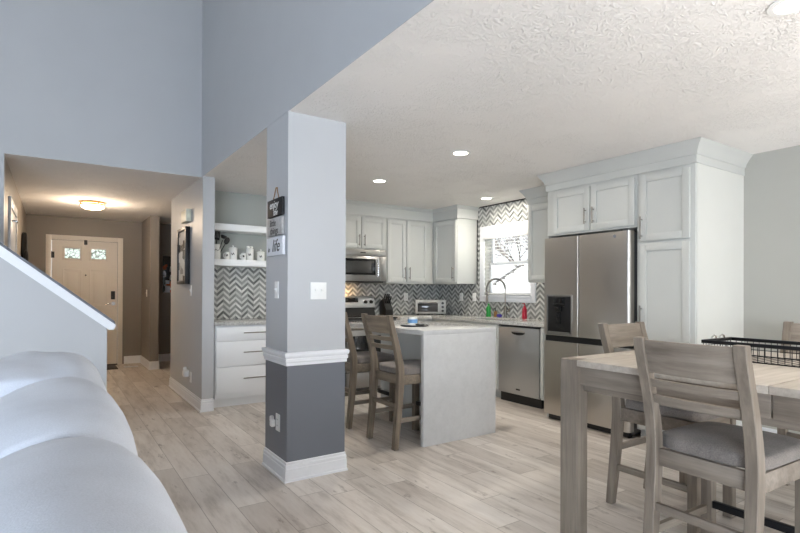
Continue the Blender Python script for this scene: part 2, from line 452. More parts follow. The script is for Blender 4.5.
def text_bm(body, size, origin, X, Y, depth=0.001, shear=0.0, bold=0.0, align='CENTER'):
    cu = bpy.data.curves.new('lettering', 'FONT'); cu.body = body; cu.size = size; cu.align_x = align; cu.align_y = 'CENTER'
    cu.extrude = depth; cu.shear = shear; cu.offset = bold; cu.resolution_u = 3
    ob = bpy.data.objects.new('lettering', cu); COL.objects.link(ob)
    dg = bpy.context.evaluated_depsgraph_get(); dg.update()
    me = bpy.data.meshes.new_from_object(ob.evaluated_get(dg)); bm = bmesh.new(); bm.from_mesh(me)
    bpy.data.objects.remove(ob); bpy.data.meshes.remove(me); bpy.data.curves.remove(cu)
    X, Y = Vector(X), Vector(Y); Z = X.cross(Y)
    m = Matrix((X, Y, Z)).transposed().to_4x4(); m.translation = Vector(origin)
    bmesh.ops.transform(bm, matrix=m, verts=bm.verts); return bm

# ------------------------------------------------------------------ the shell
CE = 2.44; WX = 1.275; YB = 5.63; YF = 9.92; YR = 6.28; XW = 4.95; PB = 1.395; FLX = -0.364
bm = BM(); box(bm, -6, 5.1, -3.2, 10.1, -0.1, 0); struct('floor', bm, M['floor'])
bm = BM(); box(bm, WX+.004, 5.1, -3.2, YB, CE, CE+.12); box(bm, PB, 5.1, YB, 6.4, CE, CE+.12); struct('ceiling', bm, M['ceiling'])
bm = BM(); box(bm, -0.52, PB, YB+.004, 10.05, CE, CE+.12); box(bm, PB, 3.2, 6.4, 10.05, CE, CE+.12); struct('ceiling_foyer', bm, M['ceiling'])
bm = BM(); box(bm, WX, PB, -3.2, YB+.12, CE+.002, 5.6); struct('wall_upper_side', bm, M['wall'])
bm = BM(); box(bm, FLX, WX, YB, YB+.12, CE+.002, 5.6); box(bm, -6, FLX, YB, YB+.12, 0, 5.6); struct('wall_upper_back', bm, M['wall'])
bm = BM(); box(bm, WX, PB, 5.56, 7.28, 0, CE); struct('wall_hall', bm, [M['wall']])
bm = BM(); box(bm, -6.1, PB, -3.3, YB+.12, 5.6, 5.7); struct('ceiling_living', bm, M['ceiling'])
bm = BM(); box(bm, -6.1, -6, -3.3, YB+.12, 0, 5.6); struct('wall_left', bm, M['wall'])
bm = BM(); box(bm, -6, PB, -3.3, -3.2, 0, 5.6); struct('wall_back', bm, M['wall'])
# pillar: pale paint over slate, split by the chair rail
PX0, PX1, PY0, PY1 = WX, 1.702, 3.22, 3.632
bm = BM(); box(bm, PX0, PX1, PY0, PY1, 0.80, CE); struct('wall_pillar', bm, M['wall'])
bm = BM(); box(bm, PX0, PX1, PY0, PY1, 0, 0.80); struct('wall_pillar_base', bm, M['slate'])
def ring(bm, x0, x1, y0, y1, prof):
    path = [lambda o: (x0-o, y0-o), lambda o: (x1+o, y0-o), lambda o: (x1+o, y1+o), lambda o: (x0-o, y1+o), lambda o: (x0-o, y0-o)]
    sweep(bm, path, prof)
BASE = [(0, 0), (.018, 0), (.018, .014), (.012, .018), (.012, .082), (.0085, .086), (.0105, .098), (.0105, .106), (.005, .112), (.005, .126), (0, .13)]
RAIL = [(0, .762), (.010, .762), (.010, .782), (.016, .788), (.016, .806), (.012, .81), (.022, .824), (.024, .84), (.02, .848), (0, .85)]
bm = BM(); ring(bm, PX0, PX1, PY0, PY1, BASE); struct('baseboard_pillar', bm, M['trim'])
bm = BM(); ring(bm, PX0, PX1, PY0, PY1, RAIL); struct('trim_chair_rail', bm, M['trim'])
bm = BM(); sweep(bm, [lambda o: (WX-o, 7.28+o), lambda o: (WX-o, 5.56-o), lambda o: (PB, 5.56-o)], BASE); struct('baseboard_hall', bm, M['trim'])
# kitchen walls
bm = BM(); box(bm, PB, 5.1, YR, 6.4, 0, CE); struct('wall_range', bm, M['wall_niche'])
WY0, WY1, WZ0, WZ1 = 4.42, 5.25, 1.205, 2.07
bm = BM(); box(bm, XW, 5.1, -3.2, WY0, 0, CE); box(bm, XW, 5.1, WY1, YR, 0, CE); box(bm, XW, 5.1, WY0, WY1, 0, WZ0); box(bm, XW, 5.1, WY0, WY1, WZ1, CE)
struct('wall_window', bm, M['wall_dining'])
bm = BM(); sweep(bm, [lambda o: (XW-o, 2.03), lambda o: (XW-o, -3.2)], BASE); struct('baseboard_dining', bm, M['trim'])
# tile
bm = BM(); box(bm, PB, 3.0, YR-.008, YR, .92, 1.54); box(bm, 3.0, XW, YR-.008, YR, .92, 1.366); struct('trim_range_tile', bm, M['chev_x'])
bm = BM(); T0 = XW-.008
box(bm, T0, XW, 3.54, WY0, .92, 1.366); box(bm, T0, XW, WY0, WY1, .92, WZ0); box(bm, T0, XW, WY1, 6.27, .92, 1.366)
box(bm, T0, XW, 4.14, WY0, 1.366, CE); box(bm, T0, XW, WY1, 5.41, 1.366, CE); box(bm, T0, XW, WY0, WY1, WZ1, CE)
struct('trim_window_tile', bm, M['chev_y'])
bm = BM(); box(bm, T0-.006, T0, 4.14, 5.35, CE-.014, CE); box(bm, T0-.006, T0, 5.395, 5.408, 1.366, CE-.06)
t = bmesh.new(); tube(t, [(T0-.003, 5.40, CE-.06), (T0-.003, 5.385, CE-.025), (T0-.003, 5.35, CE-.007)], .006, 6); join(bm, t); struct('trim_tile_edge', bm, M['black'])
# foyer walls and the entry door opening
DX0, DX1, DZ = -0.035, 0.90, 2.065
bm = BM(); box(bm, -0.5, DX0, YF, YF+.13, 0, CE); box(bm, DX1, 3.2, YF, YF+.13, 0, CE); box(bm, DX0, DX1, YF, YF+.13, DZ, CE); struct('wall_front', bm, M['wall_lamp_tinted'])
bm = BM(); box(bm, FLX-.13, FLX, YB+.12, 10.05, 0, CE); struct('wall_foyer_left', bm, M['wall_lamp_tinted'])
bm = BM(); box(bm, 1.265, 1.395, 8.97, YF, 0, CE); struct('wall_foyer_stub', bm, M['wall_lamp_tinted'])
bm = BM(); box(bm, 3.1, 3.2, 6.4, YF, 0, CE); struct('wall_hall_end', bm, M['wall_lamp_tinted'])
bm = BM(); sweep(bm, [lambda o: (DX1+.1, YF-o), lambda o: (1.265-o, YF-o), lambda o: (1.265-o, 8.97-o), lambda o: (1.395+o, 8.97-o), lambda o: (1.395+o, YF-o), lambda o: (3.1, YF-o)], BASE)
struct('baseboard_foyer', bm, M['trim'])
# stair knee wall with its sloped cap
KY0, KY1 = 4.62, 4.73
sl = (1.571-.982)/(.408+.317)
KX = 0.348
def kz(x): return .982+(.408-x)*sl
bm = BM(); prism(bm, [(KX, 0), (KX, kz(KX)-.075), (-2.6, kz(-2.6)-.075), (-2.6, 0)], 1, KY0, KY1); struct('wall_stair', bm, M['wall'])
bm = BM()
prism(bm, [(.39, kz(.39)-.055), (.408, kz(.408)), (-2.6, kz(-2.6)), (-2.6, kz(-2.6)-.05)], 1, KY0-.028, KY1+.028)
prism(bm, [(KX+.012, kz(KX)-.085), (.39, kz(.39)-.05), (-2.6, kz(-2.6)-.045), (-2.6, kz(-2.6)-.11)], 1, KY0-.014, KY1+.014)
struct('trim_stair_cap', bm, M['trim'])
bm = BM(); prism(bm, [(.408, kz(.408)+.001), (.40, kz(.40)+.022), (-2.6, kz(-2.6)+.022), (-2.6, kz(-2.6)+.001)], 1, KY0+.01, KY1+.028); struct('trim_stair_top', bm, M['slate'])

# crown mouldings
CROWN = [(0, 2.268), (.012, 2.268), (.012, 2.33), (.02, 2.336), (.026, 2.36), (.05, 2.40), (.07, 2.425), (.078, 2.438), (0, 2.438)]
FLAT = [(0, 2.264), (.022, 2.264), (.022, 2.392), (.028, 2.398), (.046, 2.43), (.048, 2.438), (0, 2.438)]
bm = BM(); sweep(bm, [lambda o: (4.58, 3.489+o), lambda o: (4.14-o, 3.489+o), lambda o: (4.14-o, 2.04-o), lambda o: (XW-.001, 2.04-o)], CROWN); struct('trim_crown_pantry', bm, M['cab'])
bm = BM(); sweep(bm, [lambda o: (T0-.006, 4.14+o), lambda o: (4.58-o, 4.14+o), lambda o: (4.58-o, 3.61)], CROWN); struct('trim_crown_window', bm, M['cab'])
bm = BM(); sweep(bm, [lambda o: (2.98, 5.95-o), lambda o: (4.58-o, 5.95-o), lambda o: (4.58-o, 5.41-o), lambda o: (T0-.001, 5.41-o)], FLAT); struct('trim_crown_range', bm, M['cab'])

# kitchen window: casing, two sashes, glass
bm = BM(); c = .085
box(bm, XW-.024, XW-.008, WY0-c, WY0, WZ0-c, WZ1+c, .003); box(bm, XW-.024, XW-.008, WY1, WY1+c, WZ0-c, WZ1+c, .003)
box(bm, XW-.024, XW-.008, WY0, WY1, WZ1, WZ1+c, .003); box(bm, XW-.024, XW-.008, WY0, WY1, WZ0-c, WZ0, .003)
box(bm, XW-.05, 5.09, WY0-.02, WY1+.02, WZ0-.02, WZ0, .003)
win = struct('window_1', bm, M['trim'])
def sash(y0, y1, z0, z1, x):
    b = BM(); f = .04
    box(b, x, x+.03, y0, y0+f, z0, z1, .002); box(b, x, x+.03, y1-f, y1, z0, z1, .002); box(b, x, x+.03, y0+f, y1-f, z0, z0+f, .002); box(b, x, x+.03, y0+f, y1-f, z1-f, z1, .002)
    s = build('sash', b, M['trim'], win); b = BM(); box(b, x+.012, x+.016, y0+f, y1-f, z0+f, z1-f); build('glass_pane', b, M['glass'], s)
sash(WY0, WY1, 1.62, WZ1, 5.062); sash(WY0, WY1, WZ0, 1.66, 5.03)

# ------------------------------------------------------------------ entry door
bm = BM(); c = .075
box(bm, DX0-c, DX0, YF-.018, YF-.001, 0, DZ+c, .003); box(bm, DX1, DX1+c, YF-.018, YF-.001, 0, DZ+c, .003); box(bm, DX0, DX1, YF-.018, YF-.001, DZ, DZ+c, .003)
struct('trim_entry_door', bm, M['door'])
bm = BM(); fy, by = YF+.012, YF+.055
L1, L2 = (.145, .355), (.515, .725); LZ0, LZ1 = 1.772, 1.932
box(bm, DX0+.006, DX1-.006, fy, by, .012, LZ0); box(bm, DX0+.006, DX1-.006, fy, by, LZ1, DZ-.005)
for a, b in ((DX0+.006, L1[0]), (L1[1], L2[0]), (L2[1], DX1-.006)): box(bm, a, b, fy, by, LZ0, LZ1)
def ringbox(bm, x0, x1, z0, z1, wd, y0, y1):
    box(bm, x0, x0+wd, y0, y1, z0, z1, .003); box(bm, x1-wd, x1, y0, y1, z0, z1, .003); box(bm, x0+wd, x1-wd, y0, y1, z0, z0+wd, .003); box(bm, x0+wd, x1-wd, y0, y1, z1-wd, z1, .003)
for a, b in (L1, L2):
    ringbox(bm, a-.03, b+.03, LZ0-.03, LZ1+.03, .03, fy-.01, fy)
    for z0, z1 in ((.98, 1.60), (.22, .86)):
        ringbox(bm, a-.03, b+.03, z0, z1, .022, fy-.012, fy); box(bm, a+.03, b-.03, fy-.006, fy, z0+.06, z1-.06, .004)
door = struct('door_1', bm, M['door'])
k = NT('leaded_door_glass'); vo = k.n('ShaderNodeTexVoronoi', feature='DISTANCE_TO_EDGE'); k.l(k.tc.outputs['Object'], vo.inputs['Vector']); vo.inputs['Scale'].default_value = 18
tr = k.n('ShaderNodeBsdfTransparent'); tr.inputs[0].default_value = (.93, .97, .9, 1); df = k.n('ShaderNodeBsdfDiffuse'); df.inputs[0].default_value = lin((120, 126, 112))
mx = k.n('ShaderNodeMixShader'); k.l(k.math('LESS_THAN', vo.outputs[0], .035), mx.inputs[0]); k.l(tr.outputs[0], mx.inputs[1]); k.l(df.outputs[0], mx.inputs[2]); k.l(mx.outputs[0], k.out.inputs[0])
for a, b in (L1, L2):
    bm = BM(); box(bm, a, b, fy+.015, fy+.021, LZ0, LZ1); build('glass_pane', bm, k.m, door)
bm = BM(); box(bm, .80, .862, fy-.02, fy, 1.10, 1.24, .008); cyl(bm, (.831, fy-.02, 1.14), (.831, fy-.035, 1.14), .016); build('keypad_lock', bm, M['black'], door, 'black keypad lock')
bm = BM(); cyl(bm, (.835, fy, 1.03), (.835, fy-.012, 1.03), .03); cyl(bm, (.835, fy-.012, 1.03), (.835, fy-.05, 1.03), .011); tube(bm, [(.835, fy-.05, 1.03), (.78, fy-.052, 1.03), (.71, fy-.045, 1.02)], [.011, .01, .008]); build('lever_handle', bm, M['chrome'], door, 'chrome lever handle')
bm = BM(); cyl(bm, (.435, fy-.006, 1.50), (.435, fy, 1.50), .012); build('peephole', bm, M['black'], door)
bm = BM(); box(bm, .41, .455, YF-.04, fy, 2.0, 2.075, .004); build('door_catch', bm, M['black'], door, 'black catch at the top edge')
for z in (1.82, 1.05, .25):
    bm = BM(); cyl(bm, (DX0+.003, YF-.012, z-.05), (DX0+.003, YF-.012, z+.05), .008); box(bm, DX0+.003, DX0+.04, YF+.004, fy, z-.05, z+.05); build('hinge', bm, M['black'], door)
bm = BM(); box(bm, DX0, DX1, YF-.06, YF+.1, 0, .012, .004); struct('trim_threshold', bm, M['black'])
# closet door in the left foyer wall
bm = BM()
for a, b in ((6.15, 6.24), (7.08, 7.17)): box(bm, FLX, FLX+.022, a, b, 0, 2.15, .003)
box(bm, FLX, FLX+.022, 6.24, 7.08, 2.06, 2.15, .003); struct('trim_closet', bm, M['trim'])
bm = BM(); box(bm, FLX+.001, FLX+.012, 6.25, 7.07, .01, 2.055, .002); cl = struct('door_2', bm, M['trim'])
bm = BM(); cyl(bm, (FLX+.012, 6.32, 1.93), (FLX+.06, 6.32, 1.93), .012); tube(bm, [(FLX+.055, 6.32, 1.93), (FLX+.055, 6.42, 1.93)], .01); build('latch', bm, M['chrome'], cl)

# ------------------------------------------------------------------ foyer things
t = thing('ceiling_lamp', 'lit round flush ceiling lamp with brass band in the foyer', 'ceiling lamp', (.43, 8.05, CE))
bm = BM(); lathe(bm, [(0, 0), (.135, 0), (.14, -.012), (.135, -.02), (0, -.02)], (.43, 8.05, CE)); build('base_plate', bm, M['brass'], t)
bm = BM(); lathe(bm, [(.144, -.03), (.151, -.03), (.151, -.05), (.144, -.05), (.144, -.03)], (.43, 8.05, CE), 36); lathe(bm, [(.143, -.018), (.148, -.018), (.148, -.026), (.143, -.026), (.143, -.018)], (.43, 8.05, CE), 36)
for a in range(3):
    x, y = .43+.1475*math.cos(a*2.1-1.2), 8.05+.1475*math.sin(a*2.1-1.2); cyl(bm, (x, y, CE-.05), (x, y, CE-.005), .005, seg=8)
build('band', bm, M['brass'], t)
bm = BM(); lathe(bm, [(.134, -.02), (.140, -.045), (.132, -.072), (.095, -.094), (.045, -.10), (0, -.102)], (.43, 8.05, CE), 36); build('shade', bm, M['lampglow'], t)
pl = bpy.data.lights.new('foyer_bulb', 'POINT'); pl.energy = 20; pl.color = (1, .80, .60); pl.shadow_soft_size = .12
o = bpy.data.objects.new('foyer_bulb', pl); COL.objects.link(o); o.location = (.43, 8.05, CE-.2)

bm = BM(); box(bm, .56, 1.0-.14, 9.30, 9.80, 0, .012, .004); tag(build('door_mat', bm, M['mat']), 'dark brown door mat on the floor inside the front door', 'door mat')
t = thing('floor_register', 'small white floor vent on the planks near the foyer corner', 'vent', (1.06, 9.47, 0))
bm = BM(); ringbox(bm, .96, 1.16, 9.42, 9.52, .015, 0, .008)
for v in bm.verts: v.co = (v.co.x, v.co.z, v.co.y)
build('frame', bm, M['trim'], t)
bm = BM()
for i in range(9): box(bm, .98+.02*i, .986+.02*i, 9.43, 9.51, .001, .007)
build('slats', bm, M['trim'], t)

t = thing('coat', 'black coat hanging high on the left foyer wall', 'coat', (FLX+.01, 8.5, 1.0))
bm = BM(); roundbox(bm, (FLX+.001, 8.36, 1.05), (FLX+.07, 8.62, 2.02), 7, 8, fn=lambda v: Vector((v.x, 8.5+(v.y-8.5)*(1-.5*max(0, (v.z-1.5)/.5)), v.z))); build('body', bm, M['coat'], t)
bm = BM(); roundbox(bm, (FLX+.03, 8.30, 1.15), (FLX+.09, 8.40, 1.78), 3, 5); build('sleeve', bm, M['coat'], t)

t = thing('hall_picture', 'small mosaic picture of black white and orange pieces in the back hallway', 'picture', (1.70, YF, 1.5))
bm = BM(); box(bm, 1.60, 1.86, YF-.03, YF, 1.22, 1.86, .003); build('canvas', bm, M['art_mosaic'], t)
t = thing('framed_picture', 'tall picture of grey blocks in a black frame on the hall wall', 'picture', (WX, 6.42, 1.65))
bm = BM(); F = Face('-x', WX)
for a, b, c, d in ((6.15, 6.19, 1.33, 1.98), (6.59, 6.63, 1.33, 1.98), (6.19, 6.59, 1.33, 1.37), (6.19, 6.59, 1.94, 1.98)): F.box(bm, a, b, 0, .05, c, d, .003)
build('frame', bm, M['black'], t)
bm = BM(); F.box(bm, 6.19, 6.59, .0, .035, 1.37, 1.94); build('print', bm, M['art_grey'], t)
t = thing('door_chime', 'cream plastic door chime box high on the hall wall', 'door chime', (WX, 6.25, 2.1))
bm = BM(); F.box(bm, 6.12, 6.40, 0, .05, 2.035, 2.165, .006); build('cover', bm, M['cream'], t)
bm = BM(); F.box(bm, 6.10, 6.17, .0, .056, 2.03, 2.17, .006); build('side_panel', bm, M['cream'], t)

def plate(F, u, z, kind, label, n=1, name=None):
    nm = name or ('light_switch' if kind == 'switch' else 'wall_outlet')
    t = thing(nm, label, 'switch' if kind == 'switch' else 'outlet', F.P(u, 0, z))
    wd = .036+.023*(n-1)+.0; bm = BM(); F.box(bm, u-wd, u+wd, 0, .006, z-.058, z+.058, .002); build('cover_plate', bm, M['white'], t)
    for i in range(n):
        cu = u+(i-(n-1)/2)*.046
        if kind == 'switch':
            bm = BM(); F.box(bm, cu-.006, cu+.006, .006, .011, z-.013, z+.013); F.box(bm, cu-.004, cu+.004, .008, .02, z, z+.01, .001); build('toggle', bm, M['white'], t)
        else:
            for s in (-1, 1):
                bm = BM(); F.box(bm, cu-.016, cu+.016, .006, .008, z+s*.02-.014, z+s*.02+.014, .002)
                for q in (-.006, .006): F.box(bm, cu+q-.001, cu+q+.001, .008, .0085, z+s*.02-.004, z+s*.02+.006, 0, 1)
                build('socket', bm, [M['white'], M['ink']], t)
    return t
FH = Face('-x', WX); FPR = Face('-y', PY0); FR = Face('-y', YR-.008); FW = Face('-x', T0)
plate(FH, 6.08, 1.255, 'switch', 'white light switch below the picture on the hall wall')
plate(FH, 6.07, .29, 'outlet', 'white outlet low on the hall wall with a plug-in beside')
t = thing('air_freshener', 'white plug-in air freshener in the low hall wall outlet', 'air freshener', (WX-.008, 6.12, .32))
bm = BM(); roundbox(bm, (WX-.075, 6.075, .29), (WX-.0085, 6.17, .37), 4, 6); build('body', bm, M['white'], t)
bm = BM(); cyl(bm, (WX-.05, 6.14, .365), (WX-.05, 6.14, .40), .022, .018); build('bottle', bm, M['ceramic'], t)
plate(Face('-x', 1.265), 9.3, 1.21, 'switch', 'white light switch on the foyer corner wall')
plate(FH, 3.41, 1.262, 'switch', 'white single light switch on the pillar left face')
plate(FPR, 1.495, 1.257, 'switch', 'white double light switch on the pillar right face', 2)
plate(FH, 3.375, .36, 'outlet', 'white outlet low on the dark pillar base')
t = thing('plug_adapter', 'white plug adapter in the dark pillar base outlet', 'plug', (WX-.008, 3.43, .345))
bm = BM(); roundbox(bm, (WX-.04, 3.40, .325), (WX-.0085, 3.44, .375), 5, 5); build('body', bm, M['white'], t)
bm = BM(); roundbox(bm, (WX-.035, 3.43, .355), (WX-.0085, 3.455, .395), 5, 5); build('cap', bm, M['white'], t)
plate(FR, 4.324, 1.174, 'outlet', 'white outlet on the range wall tile above the toaster oven')
plate(FW, 5.74, 1.178, 'outlet', 'white outlet on the window wall tile under the corner cabinet')
plate(FW, 5.46, 1.178, 'switch', 'white switch on the window wall tile beside the window casing')

# three little signs on twine
def sign(name, y0, y1, z0, z1, mat, inkm, lines, label, tilt=0):
    t = thing(name, label, 'sign', (WX, (y0+y1)/2, (z0+z1)/2))
    bm = BM(); FH.box(bm, y0, y1, .004, .024, z0, z1, .0015); b = build('board', bm, [mat], t)
    for txt, size, dy, dz, sh in lines:
        bm = text_bm(txt, size, (WX-.0248, (y0+y1)/2-dy, (z0+z1)/2+dz), (0, -1, 0), (0, 0, 1), .0006, sh, .0002); build('lettering', bm, inkm, t)
    return t
# words as they read on the boards
sign('hanging_sign', 3.27, 3.545, 1.765, 1.885, M['ink'], M['inkwhite'], [('enjoy', .075, -.01, .02, .3), ('the', .06, .02, -.035, .3)], 'black sign with white script, topmost of three on the pillar')
sign('hanging_sign', 3.27, 3.545, 1.635, 1.752, M['signgrey'], M['ink'], [('little', .065, -.03, .026, .1), ('things', .065, 0, -.028, .1)], 'grey sign, the middle one of three on the pillar')
sign('hanging_sign', 3.25, 3.555, 1.498, 1.622, M['signwhite'], M['ink'], [('in', .05, -.105, -.02, .25), ('life', .12, .025, .0, .3)], 'white sign reading in life, lowest of three on the pillar')
t = thing('sign_twine', 'brown twine from which the three pillar signs hang', 'twine', (WX, 3.41, 1.9))
bm = BM(); tube(bm, [(WX-.012, 3.46, 1.885), (WX-.010, 3.415, 1.965), (WX-.010, 3.40, 1.965), (WX-.012, 3.355, 1.885)], .003, 6); build('loop', bm, M['twine'], t)
bm = BM(); cyl(bm, (WX-.014, 3.408, 1.963), (WX, 3.408, 1.963), .004, seg=8); build('nail', bm, M['brass'], t)

# ------------------------------------------------------------------ coffee niche
F = Face('-y', 5.62)
t = thing('drawer_cabinet', 'white three drawer base cabinet in the nook left of the pillar', 'cabinet', (1.84, 5.9, 0))
cab_body(F, 1.42, 2.50, .65, 0, .88, t, M['cabwhite'])
for z0, z1 in ((.715, .868), (.44, .712), (.15, .437)): slab_drawer(F, 1.43, 2.495, z0, z1, t, M['cabwhite'], .50)
t = thing('base_cabinet', 'white base cabinet between the nook drawers and the range', 'cabinet', (2.63, 5.9, 0))
cab_body(F, 2.502, 2.965, .65, 0, .88, t); shaker(F, 2.507, 2.96, .11, .87, t, handle=(2.92, .75, .13))
for nm, z, lab in (('upper', 1.945, 'empty thick white floating shelf, the upper one in the nook'), ('lower', 1.54, 'thick white floating shelf holding the canisters in the nook')):
    bm = BM(); box(bm, 1.397, 2.27, 5.98, YR, z, z+.075, .003); tag(build('floating_shelf', bm, M['cabwhite']), lab, 'shelf')
SZ = 1.616
def canister(x, y, r, h, label, lid=True, group=None, knob='ball'):
    t = thing('canister' if lid else 'mug', label, 'canister' if lid else 'mug', (x, y, SZ))
    bm = BM(); lathe(bm, [(0, 0), (r*.94, 0), (r, .008), (r, h-.01), (r*.97, h), (r*.9, h), (r*.9, h-.01), (0, h-.012)] if lid else [(0, 0), (r*.9, 0), (r, .01), (r, h), (r*.9, h), (r*.86, .012), (0, .012)], (x, y, SZ)); build('body', bm, M['ceramic'], t)
    a0 = math.atan2(-y, -x)
    bm = BM(); P = [(x+(r+.001)*math.cos(a0+q*.35), y+(r+.001)*math.sin(a0+q*.35), SZ+h*.55+.012*math.sin(q*5)) for q in [k/8-.9 for k in range(15)]]; tube(bm, P, .0035, 5); build('script_mark', bm, M['ink'], t)
    if lid:
        bm = BM(); lathe(bm, [(0, 0), (r*1.03, 0), (r*1.03, .012), (r*.8, .022), (r*.2, .026), (0, .026)], (x, y, SZ+h)); l = build('lid', bm, M['ceramic'], t)
        bm = BM()
        if knob == 'ball': lathe(bm, [(0, 0), (.006, 0), (.012, .012), (.008, .022), (0, .024)], (x, y, SZ+h+.024), 14)
        else:
            for s in (-1, 1): roundbox(bm, (x+s*.02-.02, y-.012, SZ+h+.022), (x+s*.02+.02, y+.012, SZ+h+.05), 2.5, 3)
        build('knob', bm, M['ceramic'], l)
    else:
        bm = BM(); tube(bm, [(x-r*.95, y, SZ+h*.78), (x-r*1.42, y-.005, SZ+h*.72), (x-r*1.45, y-.005, SZ+h*.4), (x-r*.95, y, SZ+h*.25)], .006, 8); build('handle', bm, M['ceramic'], t)
    return t
canister(1.746, 6.12, .05, .125, 'white lidded canister between the two mugs on the nook shelf')
canister(1.945, 6.12, .046, .125, 'white canister with a bow shaped lid knob on the nook shelf', knob='bow')
canister(2.08, 6.12, .045, .095, 'white lidded canister, rightmost on the nook shelf')
canister(1.664, 6.07, .029, .088, 'small white mug nearest the utensil crock on the nook shelf', lid=False)
canister(1.856, 6.07, .029, .082, 'small white mug standing between two lidded canisters', lid=False)
t = thing('utensil_crock', 'tall white crock of black utensils at the shelf left end', 'crock', (1.555, 6.12, SZ))
bm = BM(); lathe(bm, [(0, 0), (.045, 0), (.047, .01), (.047, .175), (.041, .175), (.04, .012), (0, .012)], (1.555, 6.12, SZ)); build('body', bm, M['ceramic'], t)
bm = BM(); tube(bm, [(1.525, 6.075, SZ+.10), (1.54, 6.07, SZ+.115), (1.555, 6.069, SZ+.10), (1.575, 6.071, SZ+.11)], .003, 5); build('script_mark', bm, M['ink'], t)
def utensil(name, head, tip, label):
    base = Vector((1.555, 6.12, SZ+.02)); tip = Vector(tip); base += Vector(((tip.x-1.64)*.25, (tip.y-6.12)*.5, 0)); t = thing(name, label, 'utensil', base)
    bm = BM(); tube(bm, [base, base.lerp(tip, .7)], .005, 8); build('handle', bm, M['black'], t)
    bm = BM(); m = base.lerp(tip, .85); d = (tip-base)*.17
    if head == 'spoon': roundbox(bm, (-.03, -.012, -.045), (.03, .012, .045), 2.2, 5)
    elif head == 'turner':
        for q in (-.024, -.008, .008, .024): box(bm, q-.006, q+.006, -.003, .003, -.05, .05, .002)
        box(bm, -.03, .03, -.003, .003, -.055, -.03, .002); box(bm, -.03, .03, -.003, .003, .04, .055, .002)
    else: lathe(bm, [(0, -.03), (.025, -.024), (.036, 0), (.033, .012), (.03, 0), (0, -.025)], (0, 0, 0), 16)
    q = Vector((0, 0, 1)).rotation_difference(d.normalized()).to_matrix().to_4x4(); q.translation = m
    bmesh.ops.transform(bm, matrix=q, verts=bm.verts); build('head', bm, M['black'], t)
utensil('ladle', 'ladle', (1.64, 6.07, SZ+.31), 'black ladle in the white utensil crock')
utensil('spatula', 'turner', (1.58, 6.15, SZ+.33), 'black slotted spatula in the white utensil crock')
utensil('serving_spoon', 'spoon', (1.70, 6.14, SZ+.26), 'black spoon leaning right in the white utensil crock')

# ------------------------------------------------------------------ range wall
t = thing('kitchen_range', 'stainless range with knobs on its raised back panel', 'range', (3.385, 5.95, 0))
RX0, RX1 = 2.972, 3.732
bm = BM(); box(bm, RX0, RX1, 5.63, YR-.01, .02, .905, .004); build('body', bm, M['darkside'], t)
bm = BM(); box(bm, RX0, RX1, 5.60, 6.17, .905, .922, .004); build('cooktop', bm, M['blackglass'], t)
bm = BM(); box(bm, RX0+.01, RX1-.01, 5.60, 5.63, .25, .86, .006); od = build('oven_door', bm, M['steelh'], t)
bm = BM(); box(bm, RX0+.1, RX1-.1, 5.597, 5.602, .36, .70, .003); build('window', bm, M['blackglass'], od)
bm = BM(); cyl(bm, (RX0+.06, 5.56, .79), (RX1-.06, 5.56, .79), .012); [cyl(bm, (x, 5.56, .79), (x, 5.605, .79), .008) for x in (RX0+.1, RX1-.1)]; build('handle', bm, M['nickel'], od)
bm = BM(); box(bm, RX0+.01, RX1-.01, 5.605, 5.63, .05, .24, .006); build('storage_drawer', bm, M['steelh'], t)
bm = BM(); prism(bm, [(6.17, .922), (6.268, .922), (6.268, 1.03), (6.19, 1.03)], 0, RX0, RX1); build('back_guard', bm, M['black'], t)
bm = BM(); prism(bm, [(6.165, 1.03), (6.268, 1.03), (6.268, 1.19), (6.205, 1.19)], 0, RX0, RX1); bevel_all(bm, .006); cp = build('control_panel', bm, M['steeldw'], t)
def panel_pt(z, d=0): return 6.165+(z-1.03)*.25-d
for x in (3.05, 3.13, 3.58, 3.67):
    bm = BM(); cyl(bm, (x, panel_pt(1.11), 1.11), (x, panel_pt(1.11, .03), 1.105), .024, .02); box(bm, x-.003, x+.003, panel_pt(1.11, .034), panel_pt(1.11, .03), 1.09, 1.125); build('knob', bm, M['black'], cp)
bm = BM(); box(bm, 3.25, 3.47, panel_pt(1.12, .004), panel_pt(1.12, -.01), 1.075, 1.165, .003); dp = build('display', bm, M['blackglass'], cp)

t = thing('over_range_microwave', 'stainless microwave mounted over the range', 'microwave', (3.385, 6.1, 1.385))
FM = Face('-y', 5.90); MZ0, MZ1 = 1.385, 1.808
bm = BM(); box(bm, RX0, RX1, 5.90, YR-.01, MZ0, MZ1, .004); build('body', bm, M['darkside'], t)
bm = BM(); FM.box(bm, RX0, RX1, .001, .02, MZ1-.085, MZ1, .003); vg = build('vent_panel', bm, M['steelh'], t)
bm = BM(); FM.box(bm, 3.327, 3.407, .02, .022, MZ1-.05, MZ1-.035); build('logo_badge', bm, M['black'], vg)
bm = BM(); FM.box(bm, RX0, 3.607, .001, .03, MZ0+.005, MZ1-.09, .004); md = build('door', bm, M['steelh'], t)
bm = BM(); FM.box(bm, RX0+.04, 3.552, .03, .033, MZ0+.085, MZ1-.125, .002); wn_ = build('window', bm, M['blackglass'], md)
bm = BM(); FM.box(bm, RX0+.07, 3.487, .033, .0345, MZ0+.11, MZ1-.155, .002); build('mesh_screen', bm, M['ovenglass'], wn_)
bm = BM(); FM.box(bm, 3.569, 3.597, .03, .033, MZ0+.06, MZ1-.115); cyl(bm, FM.P(3.582, .06, MZ0+.08), FM.P(3.582, .06, MZ1-.13), .011); [cyl(bm, FM.P(3.582, .03, z), FM.P(3.582, .06, z), .008) for z in (MZ0+.1, MZ1-.15)]; build('handle', bm, M['chrome'], md)
